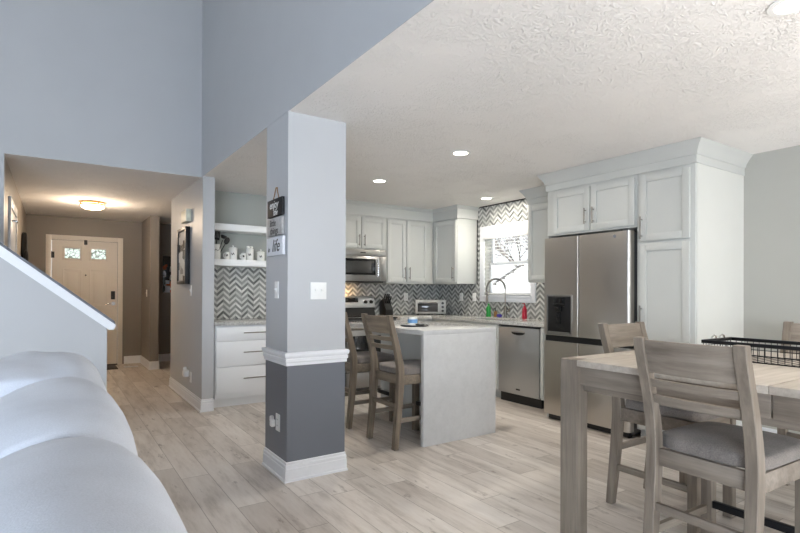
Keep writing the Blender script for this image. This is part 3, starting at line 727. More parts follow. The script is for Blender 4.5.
bm = BM(); FM.box(bm, 3.612, RX1, .001, .025, MZ0+.005, MZ1-.09, .004); build('control_panel', bm, M['steelh'], t)
bm = BM(); box(bm, RX0+.02, RX1-.02, 5.92, 6.22, MZ0-.012, MZ0+.001, .004); build('underside_grille', bm, M['black'], t)
a = area('microwave_cooktop_lamp', (3.18, 6.12, MZ0-.02), (3.18, 6.16, .9), .12, .06, 3.0, (1, .62, .3))

FU = Face('-y', 5.95); D = YR-.001-5.95
t = thing('wall_cabinet', 'pale short two door wall cabinet above the microwave', 'cabinet', (3.385, 6.1, 1.81), 'kitchen wall cabinets')
cab_body(FU, 2.972, 3.768, D, 1.812, 2.27, t, toe=False); shaker(FU, 2.985, 3.365, 1.825, 2.245, t, handle=(3.33, 1.93, .15)); shaker(FU, 3.372, 3.755, 1.825, 2.245, t, handle=(3.41, 1.93, .15))
t = thing('wall_cabinet', 'pale tall two door wall cabinet right of the microwave', 'cabinet', (4.12, 6.1, 1.366), 'kitchen wall cabinets')
cab_body(FU, 3.77, 4.579, D, 1.366, 2.27, t, toe=False); shaker(FU, 3.778, 4.095, 1.385, 2.245, t, handle=(4.06, 1.51, .17)); shaker(FU, 4.103, 4.47, 1.385, 2.245, t, handle=(4.14, 1.51, .17))
FV = Face('-x', 4.58); DV = XW-.01-4.58
t = thing('wall_cabinet', 'pale single door wall cabinet in the corner left of the window', 'cabinet', (4.78, 5.69, 1.366), 'kitchen wall cabinets')
bm = BM(); FV.box(bm, 5.41, 5.948, -DV, 0, 1.366, 2.27, .002); FV.box(bm, 5.948, 6.27, -DV, -.001, 1.366, 2.27); build('body', bm, M['cab'], t); shaker(FV, 5.42, 5.91, 1.385, 2.245, t, handle=(5.465, 1.51, .17))
t = thing('wall_cabinet', 'pale single door wall cabinet between the window and the refrigerator', 'cabinet', (4.78, 3.86, 1.366), 'kitchen wall cabinets')
cab_body(FV, 3.545, 4.14, DV, 1.366, 2.27, t, toe=False); shaker(FV, 3.56, 4.13, 1.385, 2.245, t, handle=(3.605, 1.51, .17))

# base cabinets along the window wall
FB = Face('-x', 4.33)
t = thing('base_cabinet', 'white corner base cabinet beside the range', 'cabinet', (4.35, 5.95, 0))
bm = BM(); box(bm, 3.775, 4.94, 5.64, 6.27, .10, .88, .002); box(bm, 3.775, 4.94, 5.70, 6.27, 0, .10); build('body', bm, M['cab'], t)
shaker(Face('-y', 5.64), 3.78, 4.30, .12, .87, t, handle=(3.82, .75, .13))
t = thing('sink_base_cabinet', 'white sink base cabinet under the kitchen window', 'cabinet', (4.63, 4.85, 0))
bm = BM(); FB.box(bm, 4.35, 5.635, -.02, 0, .10, .88, .002); FB.box(bm, 4.35, 5.635, -.6, -.08, 0, .10); FB.box(bm, 4.35, 4.37, -.6, -.02, .1, .88); FB.box(bm, 5.615, 5.635, -.6, -.02, .1, .88); FB.box(bm, 4.37, 5.615, -.6, -.02, .1, .12); build('body', bm, M['cab'], t)
for a, b, h in ((4.36, 4.80, 4.765), (4.805, 5.245, 4.84), (5.25, 5.60, 5.285)):
    shaker(FB, a, b, .12, .70, t, handle=(h, .6, .13)); shaker(FB, a, b, .71, .87, t, name='drawer_front', rail=.035)
bm = BM()
YD0, YD1 = 3.735, 4.345
t = thing('dishwasher', 'stainless dishwasher under the counter beside the refrigerator', 'dishwasher', (4.63, 4.04, 0))
box(bm, 4.35, 4.93, YD0, YD1, .10, .875); build('body', bm, M['darkside'], t)
bm = BM(); FB.box(bm, YD0+.003, YD1-.003, -.015, .02, .105, .855, .008); dd = build('door', bm, M['steeldw'], t)
bm = BM(); P = [FB.P(4.04+.10*math.cos(q), .02, .80-.03*math.sin(q)) for q in [math.pi*k/10 for k in range(11)]]
bm = BM(); vs = [bm.verts.new(Vector(p)+Vector((-.001, 0, 0))) for p in P]; f = bm.faces.new(vs); r = bmesh.ops.extrude_face_region(bm, geom=[f]); bmesh.ops.translate(bm, vec=(.004, 0, 0), verts=[v for v in r['geom'] if isinstance(v, bmesh.types.BMVert)]); build('pocket_handle', bm, M['black'], dd)
bm = BM(); tube(bm, [FB.P(4.14, .02, .805), FB.P(4.12, .034, .81), FB.P(4.04, .038, .812), FB.P(3.96, .034, .81), FB.P(3.94, .02, .805)], .008, 8); build('handle', bm, M['steelh'], dd)
bm = BM(); FB.box(bm, 4.01, 4.07, .02, .0215, .155, .172); build('badge', bm, M['black'], dd)
bm = BM(); FB.box(bm, YD0, YD1, -.05, .015, .862, .878); build('control_strip', bm, M['black'], t)
bm = BM(); FB.box(bm, YD0+.003, YD1-.003, -.06, -.02, 0, .10); build('kick_plate', bm, M['black'], t)
t = thing('base_cabinet', 'narrow white base cabinet squeezed between dishwasher and refrigerator', 'cabinet', (4.63, 3.64, 0))
cab_body(FB, 3.545, 3.73, .6, 0, .88, t); shaker(FB, 3.55, 3.725, .12, .87, t, rail=.04)

# worktops
t = thing('worktop', 'pale grey speckled worktop running from range corner under the window', 'countertop', (4.6, 5, .88))
bm = BM(); z0, z1 = .881, .92
box(bm, 3.772, 4.94, 5.60, 6.27, z0, z1, .003); SY0, SY1, SX0, SX1 = 4.47, 5.17, 4.43, 4.80
box(bm, 4.295, SX0, 3.545, 5.601, z0, z1, .003); box(bm, SX1, 4.94, 3.545, 5.601, z0, z1, .003); box(bm, SX0-.003, SX1+.003, 3.545, SY0, z0, z1, .003); box(bm, SX0-.003, SX1+.003, SY1, 5.601, z0, z1, .003)
build('slab', bm, M['granite'], t)
bm = BM(); box(bm, 1.405, 2.968, 5.585, YR-.009, z0, z1, .003); tag(build('worktop', bm, M['granite']), 'pale grey worktop over the nook drawers left of the range', 'countertop')
t = thing('sink', 'steel sink set into the worktop under the window', 'sink', (4.61, 4.82, .72))
bm = BM(); box(bm, SX0+.001, SX1-.001, SY0+.001, SY1-.001, .70, .706); box(bm, SX0+.001, SX0+.006, SY0+.001, SY1-.001, .706, .90); box(bm, SX1-.006, SX1-.001, SY0+.001, SY1-.001, .706, .90); box(bm, SX0+.006, SX1-.006, SY0+.001, SY0+.006, .706, .90); box(bm, SX0+.006, SX1-.006, SY1-.006, SY1-.001, .706, .90); build('basin', bm, M['sink'], t)
bm = BM(); lathe(bm, [(0, .001), (.04, .001), (.04, .004), (0, .003)], (4.61, 4.82, .706)); build('drain', bm, M['chrome'], t)

t = thing('kitchen_faucet', 'tall pull-down spring faucet arching over the sink', 'faucet', (4.855, 4.775, .92))
fx_, fy_ = 4.855, 4.775
bm = BM(); lathe(bm, [(0, 0), (.028, 0), (.028, .012), (.02, .02), (.02, .13), (.014, .14), (0, .14)], (fx_, fy_, .92)); build('base', bm, M['nickel'], t)
bm = BM(); tube(bm, [(fx_, fy_, 1.0), (fx_+.01, fy_-.05, 1.005), (fx_+.01, fy_-.075, 1.05)], [.01, .009, .007]); build('lever', bm, M['nickel'], t)
arc = [(fx_, fy_, 1.06), (fx_, fy_, 1.30)]
cxa, cya, ra = fx_-.075, fy_+.09, .117
for q in range(1, 13):
    a = math.pi*q/12; arc.append((fx_-.15*(1-math.cos(a))/2, fy_+.18*(1-math.cos(a))/2, 1.30+.125*math.sin(a)))
arc.append((fx_-.15, fy_+.18, 1.22))
bm = BM(); tube(bm, arc, .0065, 10)
Pv = [Vector(p) for p in arc]; pts = []
for a, b in zip(Pv[1:], Pv[2:]):
    for q in range(6): pts.append(a.lerp(b, q/6))
hel = []
for i, p in enumerate(pts):
    d = (pts[min(i+1, len(pts)-1)]-pts[max(i-1, 0)]).normalized(); s = d.cross(Vector((.77, .64, 0))).normalized(); n2 = s.cross(d)
    for q in range(2):
        a = (i*2+q)*2.1; hel.append(p+(s*math.cos(a)+n2*math.sin(a))*.0135)
t2 = bmesh.new(); tube(t2, hel, .0036, 5); join(bm, t2); build('spring_hose', bm, M['nickel'], t)
bm = BM(); cyl(bm, (fx_-.15, fy_+.18, 1.23), (fx_-.15, fy_+.18, 1.12), .013, .017); cyl(bm, (fx_-.15, fy_+.18, 1.12), (fx_-.15, fy_+.18, 1.105), .019); build('spray_head', bm, M['nickel'], t)
def bottle(name, x, y, prof, mat, label, capm, cap, nozzle=None, cat='bottle'):
    t = thing(name, label, cat, (x, y, .92)); bm = BM(); lathe(bm, prof, (x, y, .92), 20); build('body', bm, mat, t)
    bm = BM(); lathe(bm, cap, (x, y, .92), 16)
    if nozzle: tube(bm, nozzle, .005, 6)
    build('cap', bm, capm, t); return t
bottle('dish_soap', 4.87, 5.10, [(0, 0), (.03, 0), (.033, .01), (.03, .06), (.033, .11), (.024, .135), (.012, .15), (0, .15)], M['green'], 'green dish soap bottle behind the sink', M['green'], [(0, .149), (.011, .15), (.011, .17), (.005, .18), (0, .18)])
bottle('soap_dispenser', 4.865, 4.96, [(0, 0), (.022, 0), (.024, .01), (.024, .07), (.012, .08), (0, .08)], M['twine'], 'small brown soap pump right of the green soap bottle', M['black'], [(0, .079), (.01, .08), (.01, .09), (.004, .092), (.004, .115), (0, .115)], [(4.865, 4.96, 1.033), (4.83, 4.97, 1.03)])
bottle('red_bottle', 4.85, 4.44, [(0, 0), (.028, 0), (.03, .01), (.03, .12), (.018, .145), (.012, .15), (0, .15)], M['red'], 'red soap bottle with a pump on the counter by the window', M['red'], [(0, .149), (.014, .15), (.014, .165), (.005, .168), (.005, .195), (0, .195)], [(4.85, 4.44, 1.112), (4.815, 4.445, 1.108)])
t = thing('scrubber', 'purple blue dish scrubber lying by the faucet', 'scrubber', (4.86, 4.90, .92))
bm = BM(); roundbox(bm, (4.835, 4.845, .92), (4.885, 4.925, .965), 2.6, 6); build('body', bm, M['purple'], t)

t = thing('toaster_oven', 'white toaster oven with three knobs on the corner counter', 'toaster oven', (4.54, 6.0, .92))
FT = Face('-y', 5.89); TX0, TX1 = 4.32, 4.76
bm = BM(); FT.box(bm, TX0, TX1, -.25, 0, .935, 1.135, .008); build('body', bm, M['appliance'], t)
bm = BM(); FT.box(bm, TX0+.01, 4.655, .001, .018, .95, 1.12, .004); dr = build('door', bm, M['appliance'], t)
bm = BM(); FT.box(bm, TX0+.03, 4.64, .018, .02, .965, 1.088, .003); build('window', bm, M['ovenglass'], dr)
bm = BM(); cyl(bm, FT.P(TX0+.05, .04, 1.10), FT.P(4.62, .04, 1.10), .008); [cyl(bm, FT.P(x, .018, 1.10), FT.P(x, .04, 1.10), .005, seg=8) for x in (TX0+.08, 4.59)]; build('handle', bm, M['nickel'], dr)
bm = BM(); FT.box(bm, 4.665, TX1-.005, .001, .01, .95, 1.12, .003); pn = build('control_panel', bm, M['appliance'], t)
for z in (1.09, 1.035, .98): bm = BM(); cyl(bm, FT.P(4.71, .01, z), FT.P(4.71, .035, z), .02, .017); build('knob', bm, M['black'], pn)
for x in (TX0+.04, TX1-.04):
    for d in (-.03, -.22): bm = BM(); cyl(bm, FT.P(x, d, .9205), FT.P(x, d, .936), .012, seg=10); build('foot', bm, M['black'], t)
t.rotation_euler = (0, 0, math.radians(-34)); t.location = (4.56, 5.985, .92)
t = thing('knife_block', 'black knife block on the counter beside the range', 'knife block', (3.90, 6.14, .92))
bm = BM(); prism(bm, [(6.06, .92), (6.22, .92), (6.24, 1.10), (6.15, 1.15), (6.06, 1.0)], 0, 3.84, 3.96); bevel_all(bm, .004); build('block', bm, M['black'], t)
for i in range(3):
    for j in range(2):
        x = 3.868+.032*i; y, z = 6.12+.05*j, 1.085+.035*j; bm = BM(); tube(bm, [(x, y, z), (x, y-.03, z+.055), (x, y-.055, z+.10)], [.008, .010, .009], 8); tag(build('kitchen_knife', bm, M['black']), 'black handled knife standing in the knife block by the range', 'knife', 'knives in the knife block')

# ------------------------------------------------------------------ refrigerator wall
t = thing('refrigerator', 'stainless four door refrigerator with black water dispenser', 'refrigerator', (4.5, 3.03, 0))
FF = Face('-x', 4.13); FY0, FY1, FS = 2.54, 3.462, 3.056
bm = BM(); box(bm, 4.13, 4.93, FY0+.01, FY1-.005, .03, 1.775, .004); build('body', bm, M['darkside'], t)
def fdoor(u0, u1, z0, z1):
    b = BM(); poly = []
    if u0 < 2.8: r0, r1 = .03, .008
    else: r0, r1 = .008, .02
    Q = [math.pi/2*k/6 for k in range(7)]
    pts = [(u1, .004)]+[(u1-r1+r1*math.cos(a), .075-r1+r1*math.sin(a)) for a in Q]+[(u0+r0-r0*math.sin(a), .075-r0+r0*math.cos(a)) for a in Q]+[(u0, .004)]
    prism(b, [(FF.P(u, d, 0)[0], FF.P(u, d, 0)[1]) for u, d in pts], 2, z0, z1)
    return b
UZ0, UZ1 = .835, 1.785
b = fdoor(FS+.003, FY1, UZ0, UZ1); ld = build('door', b, M['steel'], t)
b = fdoor(FY0, FS-.003, UZ0, UZ1); rd = build('door', b, M['steel'], t)
build('door', fdoor(FS+.003, FY1, .06, .775), M['steel'], t); build('door', fdoor(FY0, FS-.003, .06, .775), M['steel'], t)
bm = BM(); FF.box(bm, FY0+.005, FY1-.005, .005, .05, .775, .835); build('handle_recess', bm, M['black'], t, 'black handle band between upper and lower doors')
bm = BM(); FF.box(bm, 3.135, 3.405, .074, .078, .855, 1.215, .004); dsp = build('water_dispenser', bm, M['black'], ld, 'black water dispenser')
bm = BM()
for a, b_, c, d in ((3.12, 3.135, .84, 1.23), (3.405, 3.42, .84, 1.23), (3.135, 3.405, .84, .856), (3.135, 3.405, 1.214, 1.23)): FF.box(bm, a, b_, .074, .082, c, d, .002)
FF.box(bm, 3.145, 3.395, .07, .095, .857, .872, .003); build('dispenser_frame', bm, M['steelh'], ld)
bm = BM(); FF.box(bm, 3.20, 3.34, .078, .083, 1.12, 1.20, .003); FF.box(bm, 3.23, 3.31, .078, .10, 1.07, 1.12, .006); FF.box(bm, 3.245, 3.295, .078, .088, .95, 1.06, .004); build('dispenser_panel', bm, M['blackglass'], ld)
bm = BM(); cyl(bm, FF.P(2.68, .0745, 1.745), FF.P(2.68, .077, 1.745), .014, seg=20); build('logo_badge', bm, M['chrome'], rd)
for y in (FY0+.06, FY1-.06): bm = BM(); box(bm, 4.09, 4.17, y-.03, y+.03, 1.775, 1.80, .004); build('hinge_cover', bm, M['darkside'], t)
bm = BM(); FF.box(bm, FY0+.03, FY1-.03, -.02, .03, .005, .055); build('base_grille', bm, M['black'], t)
FC = Face('-x', 4.14)
t = thing('wall_cabinet', 'pale wide two door cabinet above the refrigerator', 'cabinet', (4.55, 3.02, 1.815), 'kitchen wall cabinets')
bm = BM(); FC.box(bm, 2.525, 3.488, -.80, 0, 1.815, 2.27, .002); build('body', bm, M['cab'], t)
shaker(FC, 2.535, 2.975, 1.83, 2.245, t, handle=(2.935, 1.965, .15)); shaker(FC, 2.98, 3.415, 1.83, 2.245, t, handle=(3.02, 1.965, .15))
bm = BM(); FC.box(bm, 3.469, 3.488, -.80, 0, 0, 1.814); build('side_panel', bm, M['cab'], t)
t = thing('pantry_cabinet', 'tall pale pantry cabinet at the end beside the refrigerator', 'cabinet', (4.55, 2.25, 0))
bm = BM(); FC.box(bm, 2.042, 2.522, -.808, 0, .09, 2.27, .002); FC.box(bm, 2.042, 2.522, -.808, -.06, 0, .09); build('body', bm, M['cab'], t)
bm = BM(); box(bm, 4.16, 4.95, 2.036, 2.042, 0, 2.268); build('end_panel', bm, M['cab_lit_side'], t)
shaker(FC, 2.075, 2.495, 1.685, 2.245, t, handle=(2.467, 1.80, .19)); shaker(FC, 2.075, 2.495, .11, 1.665, t, handle=(2.467, 1.05, .19))

# ------------------------------------------------------------------ island with waterfall end
IX0, IX1, IY0, IY1 = 2.476, 3.276, 3.335, 4.66
t = thing('kitchen_island', 'island with pale quartz top and waterfall end panel', 'island', (2.87, 4, 0))
bm = BM(); box(bm, 2.86, 3.24, IY0+.041, IY1-.05, .08, .899); box(bm, 2.90, 3.18, IY0+.041, IY1-.08, 0, .08); build('body', bm, M['cab'], t)
bm = BM(); box(bm, IX0, IX1, IY0, IY1, .90, .94, .003); box(bm, IX0, IX1, IY0, IY0+.04, 0, .902, .003); build('quartz_top', bm, M['quartz'], t)
fi = Face('-x', 3.24)
for a, b_ in ((3.40, 3.80), (3.81, 4.21), (4.22, 4.59)):
    bm = BM(); box(bm, 3.24, 3.26, a, b_, .12, .88, .002); build('door', bm, M['cab'], t)
t = thing('serving_tray', 'round black rimmed tray on the island top', 'tray', (2.73, 3.82, .94))
bm = BM(); lathe(bm, [(0, .0005), (.12, .0005), (.13, .006), (.13, .014), (.126, .014), (.122, .008), (0, .007)], (2.73, 3.82, .94), 36); build('rim', bm, M['black'], t)
bm = BM(); lathe(bm, [(0, .0072), (.12, .0082), (.12, .0095), (0, .009)], (2.73, 3.82, .94), 36); build('inner_plate', bm, M['ceramic'], t)
t = thing('candle_jar', 'blue and white candle jar standing on the tray', 'candle', (2.73, 3.85, .9505))
bm = BM(); lathe(bm, [(0, 0), (.042, 0), (.044, .004), (.044, .07), (.041, .07), (.041, .012), (0, .012)], (2.73, 3.85, .9505)); build('jar', bm, M['white'], t)
bm = BM(); lathe(bm, [(.0445, .018), (.0455, .018), (.0455, .052), (.0445, .052), (.0445, .018)], (2.73, 3.85, .9505)); build('label_band', bm, M['blue'], t)
bm = BM(); lathe(bm, [(0, .012), (.0405, .012), (.0405, .045), (0, .047)], (2.73, 3.85, .9505)); build('wax', bm, M['ceramic'], t)
t = thing('coaster', 'black coaster on the front of the island tray', 'coaster', (2.72, 3.74, .948))
bm = BM(); lathe(bm, [(0, 0), (.04, 0), (.042, .006), (.04, .012), (0, .012)], (2.745, 3.755, .9505)); build('disc', bm, M['black'], t)

# ------------------------------------------------------------------ counter-height chairs
POST = [(0, -.012, .040), (.28, .012, .052), (.55, .030, .058), (.64, .030, .056), (.80, .003, .046), (1.066, -.075, .040)]
def post_x(z):
    for (z0, a0, w0), (z1, a1, w1) in zip(POST, POST[1:]):
        if z <= z1:
            q = (z-z0)/(z1-z0); return a0+(a1-a0)*q, w0+(w1-w0)*q
    return POST[-1][1], POST[-1][2]
def smooth_post():
    out = []
    for i in range(22):
        z = 1.066*i/21; a = [post_x(max(0, min(1.066, z+d)))[0] for d in (-.07, -.035, 0, .035, .07)]
        out.append((z, sum(a)/5, post_x(z)[1]))
    return out
SP = smooth_post()
def px_at(z):
    i = min(20, max(0, int(z/1.066*21))); q = z/1.066*21-i
    return SP[i][1]+(SP[i+1][1]-SP[i][1])*q, SP[i][2]
def make_chair(name, label, wv, wy, group):
    t = thing(name, label, 'chair', (0, 0, 0), group); HW = .22
    for s in (-1, 1):
        bm = BM(); poly = [(a+wd, z) for z, a, wd in SP]+[(a, z) for z, a, wd in SP[::-1]]
        y0 = s*HW; prism(bm, poly, 1, y0, y0-s*.046); bevel_all(bm, .003, 1); build('back_post', bm, wv, t, sharp=30)
    for s in (-1, 1):
        bm = BM(); y = s*(HW-.003); box(bm, .465, .515, y, y-s*.05, 0, .58, .003); build('front_leg', bm, wv, t)
    bm = BM(); i = .046
    for s in (-1, 1): box(bm, .08, .48, s*(HW-.006), s*(HW-.03), .508, .582, .002)
    box(bm, .055, .08, -HW+i-.002, HW-i+.002, .508, .582, .002); box(bm, .48, .505, -HW+.04, HW-.04, .508, .582, .002); build('seat_frame', bm, wy, t)
    bm = BM(); roundbox(bm, (.062, -HW+.004, .579), (.53, HW-.004, .643), 7, 10, .55, fn=lambda v: Vector((v.x, v.y*(1 if v.x > .088 else (HW-.05)/(HW-.004)), v.z)))
    build('seat_cushion', bm, M['seat'], t, sharp=80)
    def bowed(z0, z1, th, nm, bow=.018):
        b = BM(); N = 10; rows = []
        for k in range(N+1):
            y = -HW+.042+(2*HW-.084)*k/N; bo = bow*(1-(y/(HW-.042))**2); r = []
            for z, f in ((z0, 0), (z0, 1), (z1, 1), (z1, 0)):
                a, wd = px_at(z); x = a+wd*.5-th/2+f*th-bo; r.append(b.verts.new((x, y, z)))
            rows.append(r)
        for A, B in zip(rows, rows[1:]):
            for q in range(4): b.faces.new((A[q], A[(q+1) % 4], B[(q+1) % 4], B[q]))
        b.faces.new(rows[0][::-1]); b.faces.new(rows[-1]); return build(nm, b, wy, t)
    bowed(.918, 1.057, .02, 'backrest_panel'); bowed(.856, .890, .018, 'back_slat'); bowed(.786, .822, .018, 'back_slat')
    bm = BM(); a, wd = px_at(.335); box(bm, a+.012, a+.034, -HW+.04, HW-.04, .318, .353, .002); build('stretcher', bm, wy, t)
    for s in (-1, 1):
        bm = BM(); a, wd = px_at(.225); box(bm, a+wd-.006, .47, s*(HW-.012), s*(HW-.034), .208, .243, .002); build('stretcher', bm, M['wood_x'], t)
    bm = BM(); box(bm, .475, .50, -HW+.046, HW-.046, .235, .268, .002); build('footrest', bm, M['blackmetal'], t, 'black metal footrest')
    return t
def place(o, x, y, a): o.location = (x, y, 0); o.rotation_euler = (0, 0, math.radians(a))
ch = make_chair('dining_chair', 'weathered wood counter chair in the foreground, its back towards us', M['wood_v'], M['wood_y'], 'chairs around the dining table')
c2 = copy_tree(ch); c2['label'] = 'weathered wood counter chair at the table end in front of the refrigerator'
c3 = copy_tree(ch); c3['label'] = 'weathered wood counter chair across the table, its top behind the wire basket'
st = make_chair('bar_stool', 'wooden counter stool fully in view at the island, nearest the waterfall end', M['stool_v'], M['stool_y'], 'stools at the island')
s2 = copy_tree(st); s2['label'] = 'wooden counter stool half hidden behind the pillar edge'
place(ch, 2.115, 1.05, -2)
place(c2, 2.965, 1.86, -90)
place(c3, 4.0, 1.20, 180)
place(st, 2.24, 3.605, 0)
place(s2, 2.24, 4.37, 0)

# ------------------------------------------------------------------ dining table and wire basket
TX0, TX1, TY0, TY1 = 2.195, 3.46, -.10, 1.762
t = thing('dining_table', 'square legged weathered wood dining table with a leaf seam', 'table', (2.86, .86, 0))
SEAM = .82
for a, b_ in ((TY0+.0, SEAM-.0015), (SEAM+.0015, TY1)):
    bm = BM(); lo_leg = a == TY0
    if lo_leg: box(bm, TX0+.09, TX1-.09, a, a+.10, .880, .912, .003); box(bm, TX0, TX1, a+.10, b_, .880, .912, .003)
    else: box(bm, TX0+.09, TX1-.09, b_-.10, b_, .880, .912, .003); box(bm, TX0, TX1, a, b_-.10, .880, .912, .003)
    build('tabletop', bm, M['table_top'], t)
for x0 in (TX0, TX1-.09):
    for y0 in (TY0, TY1-.10): bm = BM(); box(bm, x0, x0+.0895, y0, y0+.0995, 0, .912, .003); build('leg', bm, M['wood_v'], t)
bm = BM(); A = .785
for x in (TX0+.03, TX1-.052): box(bm, x, x+.022, SEAM+.004, TY1-.10, A, .878, .002); box(bm, x, x+.022, TY0+.10, SEAM-.004, A, .878, .002)
box(bm, TX0+.09, TX1-.09, TY1-.036, TY1-.014, A, .878, .002); box(bm, TX0+.09, TX1-.09, TY0+.014, TY0+.036, A, .878, .002); build('apron', bm, M['wood_y'], t)
for x in (TX0+.06, TX1-.09):
    bm = BM(); box(bm, x, x+.03, TY0+.09, TY1-.09, A-.035, A+.02, .002); build('slide_rail', bm, M['wood_y'], t)

BX0, BX1, BY0, BY1, BZ0, BZ1 = 2.84, 3.16, .82, 1.37, .917, 1.004
t = thing('wire_basket', 'black wire basket with thick rim on the dining table', 'basket', (3.04, 1.08, .912))
def rect(bm, x0, x1, y0, y1, z, wd, h):
    box(bm, x0, x1, y0, y0+wd, z, z+h, .002); box(bm, x0, x1, y1-wd, y1, z, z+h, .002); box(bm, x0, x0+wd, y0+wd, y1-wd, z, z+h, .002); box(bm, x1-wd, x1, y0+wd, y1-wd, z, z+h, .002)
bm = BM(); rect(bm, BX0, BX1, BY0, BY1, BZ1-.014, .014, .018); build('rim', bm, M['blackmetal'], t)
bm = BM(); rect(bm, BX0+.004, BX1-.004, BY0+.004, BY1-.004, BZ0-.0045, .006, .006); build('base_frame', bm, M['blackmetal'], t)
bm = BM(); r = .0017; n = 19
for i in range(n+1):
    y = BY0+.008+(BY1-BY0-.016)*i/n
    for x in (BX0+.007, BX1-.007): cyl(bm, (x, y, BZ0), (x, y, BZ1-.01), r, seg=6)
    cyl(bm, (BX0+.007, y, BZ0+.001), (BX1-.007, y, BZ0+.001), r, seg=6)
for i in range(11):
    x = BX0+.008+(BX1-BX0-.016)*i/10
    for y in (BY0+.007, BY1-.007): cyl(bm, (x, y, BZ0), (x, y, BZ1-.01), r, seg=6)
for z in (.03, .06):
    for x in (BX0+.007, BX1-.007): cyl(bm, (x, BY0+.007, BZ0+z), (x, BY1-.007, BZ0+z), r, seg=6)
    for y in (BY0+.007, BY1-.007): cyl(bm, (BX0+.007, y, BZ0+z), (BX1-.007, y, BZ0+z), r, seg=6)
build('wire_grid', bm, M['blackmetal'], t)
for x in (2.97, 3.06):
    bm = BM(); tube(bm, [(x-.025, BY1-.005, BZ1), (x-.02, BY1-.005, BZ1+.016), (x, BY1-.005, BZ1+.022), (x+.02, BY1-.005, BZ1+.016), (x+.025, BY1-.005, BZ1)], .004, 8); build('clasp', bm, M['chrome'], t, 'chrome clasp')

# ------------------------------------------------------------------ sofa
t = thing('sofa', 'pale grey sofa with plump sectioned back cushions', 'sofa', (-.4, 1.25, 0))
PROF = [(.135, .30), (.14, .60), (.138, .84), (.125, .95), (.085, 1.015), (.02, 1.035), (-.05, 1.022), (-.12, .985), (-.20, .925), (-.27, .84), (-.32, .72), (-.345, .58), (-.34, .42), (-.30, .33), (0, .28)]
CEN = Vector((-.09, .68))
def dense(P, m=3):
    out = []; n = len(P)
    for i in range(n):
        p0, p1, p2, p3 = [Vector(P[(i+k) % n]) for k in (-1, 0, 1, 2)]
        for q in range(m):
            u = q/m; out.append(.5*((2*p1)+(p2-p0)*u+(2*p0-5*p1+4*p2-p3)*u*u+(3*p1-p0-3*p2+p3)*u**3))
    return out
DP = dense(PROF)
def section(y0, y1, end0, end1, lift=0.0):
    bm = BM(); N = 26; rows = []
    for k in range(N+1):
        q = k/N; y = y0+(y1-y0)*q; s = 2*q-1
        b = (1-abs(s)**2.6)
        sc = 1.0
        if end1 and s > 0: sc = (1-abs(s)**4.5*.30)
        elif s > 0: sc = 1-abs(s)**10*.03
        if s < 0: sc = 1-abs(s)**10*.03
        row = []
        for i, p in enumerate(DP):
            d = (p-CEN); nrm = d.normalized(); wr = .004*math.sin(9*y+p.x*31)*math.sin(14*p.y+5*y)
            pp = CEN+d*sc+nrm*(.022*b-.006+wr); lf = lift*max(0, min(1, (-.01-pp.x)/.2))*max(0, min(1, (pp.y-.6)/.3)); row.append(bm.verts.new((pp.x, y, pp.y+lf)))
        rows.append(row)
    n = len(DP)
    for A, B in zip(rows, rows[1:]):
        for i in range(n): bm.faces.new((A[i], A[(i+1) % n], B[(i+1) % n], B[i]))
    bm.faces.new(rows[0][::-1]); bm.faces.new(rows[-1]); return bm
for a, b_, e, lf in ((.30, .965, False, 0), (.967, 1.60, False, .005), (1.602, 2.29, True, .085)): build('back_cushion', section(a, b_, False, e, lf), M['sofa'], t, sharp=85)
for a, b_ in ((.30, .965), (.967, 1.60), (1.602, 2.26)):
    bm = BM(); roundbox(bm, (-.98, a, .26), (-.30, b_, .47), 5, 8, .2); build('seat_cushion', bm, M['sofa'], t, sharp=85)
bm = BM(); roundbox(bm, (-.95, .28, .05), (.10, 2.27, .28), 14, 8); build('base', bm, M['sofa'], t)
for a, b_ in ((.06, .295), (2.30, 2.52)):
    bm = BM(); roundbox(bm, (-.97, a, .04), (-.05, b_, .62), 4.5, 8); build('arm', bm, M['sofa'], t, sharp=85)
for x in (-.88, .02):
    for y in (.15, 2.42): bm = BM(); cyl(bm, (x if x < 0 else -.1, y, 0), (x if x < 0 else -.1, y, .06), .025, .03, seg=12); build('foot', bm, M['black'], t)

# ------------------------------------------------------------------ recessed lights
for i, (x, y, lab) in enumerate(((2.866, 3.347, 'lit recessed ceiling light nearest the pillar above the island front'), (2.882, 4.687, 'lit recessed ceiling light farthest left near the microwave'),
                               (4.528, 4.784, 'lit recessed ceiling light in front of the kitchen window'), (2.503, .853, 'lit recessed ceiling light over the dining table'))):
    t = thing('recessed_light', lab, 'ceiling light', (x, y, CE))
    bm = BM(); lathe(bm, [(.058, -.001), (.085, -.001), (.085, -.006), (.06, -.009), (.058, -.001)], (x, y, CE), 32); build('trim_ring', bm, M['white'], t)
    bm = BM(); lathe(bm, [(0, -.003), (.059, -.003), (.059, -.005), (0, -.005)], (x, y, CE), 32); build('lens', bm, M['canglow'], t)
    l = bpy.data.lights.new('recessed_bulb', 'AREA'); l.shape = 'DISK'; l.size = .12; l.energy = 8.0; l.color = (1, .93, .82)
    o = bpy.data.objects.new('recessed_bulb', l); COL.objects.link(o); o.location = (x, y, CE-.012)

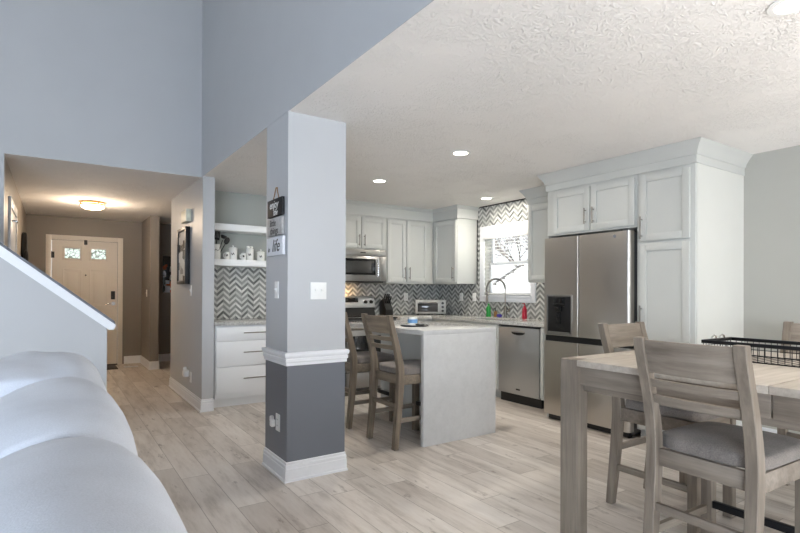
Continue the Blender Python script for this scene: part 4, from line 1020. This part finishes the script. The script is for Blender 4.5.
# ------------------------------------------------------------------ blind and the outdoors
t = thing('window_blind', 'white horizontal slat blind in the kitchen window', 'blind', (XW-.03, 4.83, 2.0))
bm = BM(); box(bm, XW-.05, XW+.0, WY0+.004, WY1-.004, 1.975, WZ1-.002, .004); build('valance', bm, M['white'], t)
bm = BM()
for i in range(17):
    z = 1.955-.044*i
    if z > 1.24: box(bm, XW+.005, XW+.05, WY0+.012, WY1-.012, z, z+.0025)
build('slats', bm, M['white'], t)
bm = BM(); box(bm, XW+.005, XW+.05, WY0+.01, WY1-.01, 1.215, 1.235, .003); build('bottom_rail', bm, M['white'], t)
bm = BM()
for y in (WY0+.15, WY1-.15): cyl(bm, (XW+.028, y, 1.23), (XW+.028, y, 1.98), .0015, seg=6)
build('ladder_cord', bm, M['white'], t)

bm = BM(); box(bm, 5.2, 40, -20, 40, -.5, -.4); struct('ground', bm, M['lawn'])
t = thing('neighbor_house', 'white sided house with a sloping roof line outside the window', 'house', (11, 5, -.4))
HX = 10.0
# gable end facing the window
GY0, GY1 = 12.0, -2.0; gz0, gs = .57, .4818
apex = ((GY0+GY1)/2, gz0+gs*(GY0-GY1)/2)
bm = BM(); prism(bm, [(GY0, -.4), (GY0, gz0), apex, (GY1, gz0), (GY1, -.4)], 0, HX, HX+8)
for i in range(26):
    z = -.3+.16*i
    half = (GY0-GY1)/2 if z < gz0 else (GY0-GY1)/2-(z-gz0)/gs
    if half > .1: box(bm, HX-.03, HX, apex[0]-half, apex[0]+half, z, z+.135)
build('wall', bm, M['siding'], t)
bm = BM()
for s in (-1, 1):
    e = GY0+.35 if s > 0 else GY1-.35; ez = gz0-gs*.35
    prism(bm, [(apex[0], apex[1]+.02), (e, ez+.02), (e, ez+.07), (apex[0], apex[1]+.07)], 0, HX-.06, HX+8.2)
build('roof', bm, M['roof'], t)
def tree(x, y, h, label, seed):
    rd = random.Random(seed); t = thing('tree', label, 'tree', (x, y, -.4), 'bare trees outside the window'); bm = BM(); tw = BM()
    def grow(p, d, ln, r, lv):
        q = p+d*ln; m = p.lerp(q, .5)+Vector((rd.uniform(-1, 1), rd.uniform(-1, 1), 0))*ln*.06
        tube(bm if lv < 2 else tw, [p, m, q], [r, r*.85, r*.7], 6 if lv < 2 else 3, caps=False)
        if lv >= 6: return
        for i in range(3):
            nd = (d+Vector((rd.uniform(-1, 1), rd.uniform(-1, 1), rd.uniform(-.3, .6)))*.8).normalized(); grow(p.lerp(q, rd.uniform(.5, 1)), nd, ln*rd.uniform(.62, .82), max(.008, r*.55), lv+1)
    grow(Vector((x, y, -.4)), Vector((0, 0, 1)), h*.24, h*.014, 0)
    build('trunk', bm, M['bark'], t); build('twigs', tw, M['bark'], t)
tree(21.5, 19.6, 11, 'bare branched tree outside, left in the kitchen window', 3)
tree(30, 24.5, 15, 'bare branched tree outside, behind the roof in the kitchen window', 5)
tree(25, 30, 13, 'bare branched tree outside, farthest left in the kitchen window', 9)
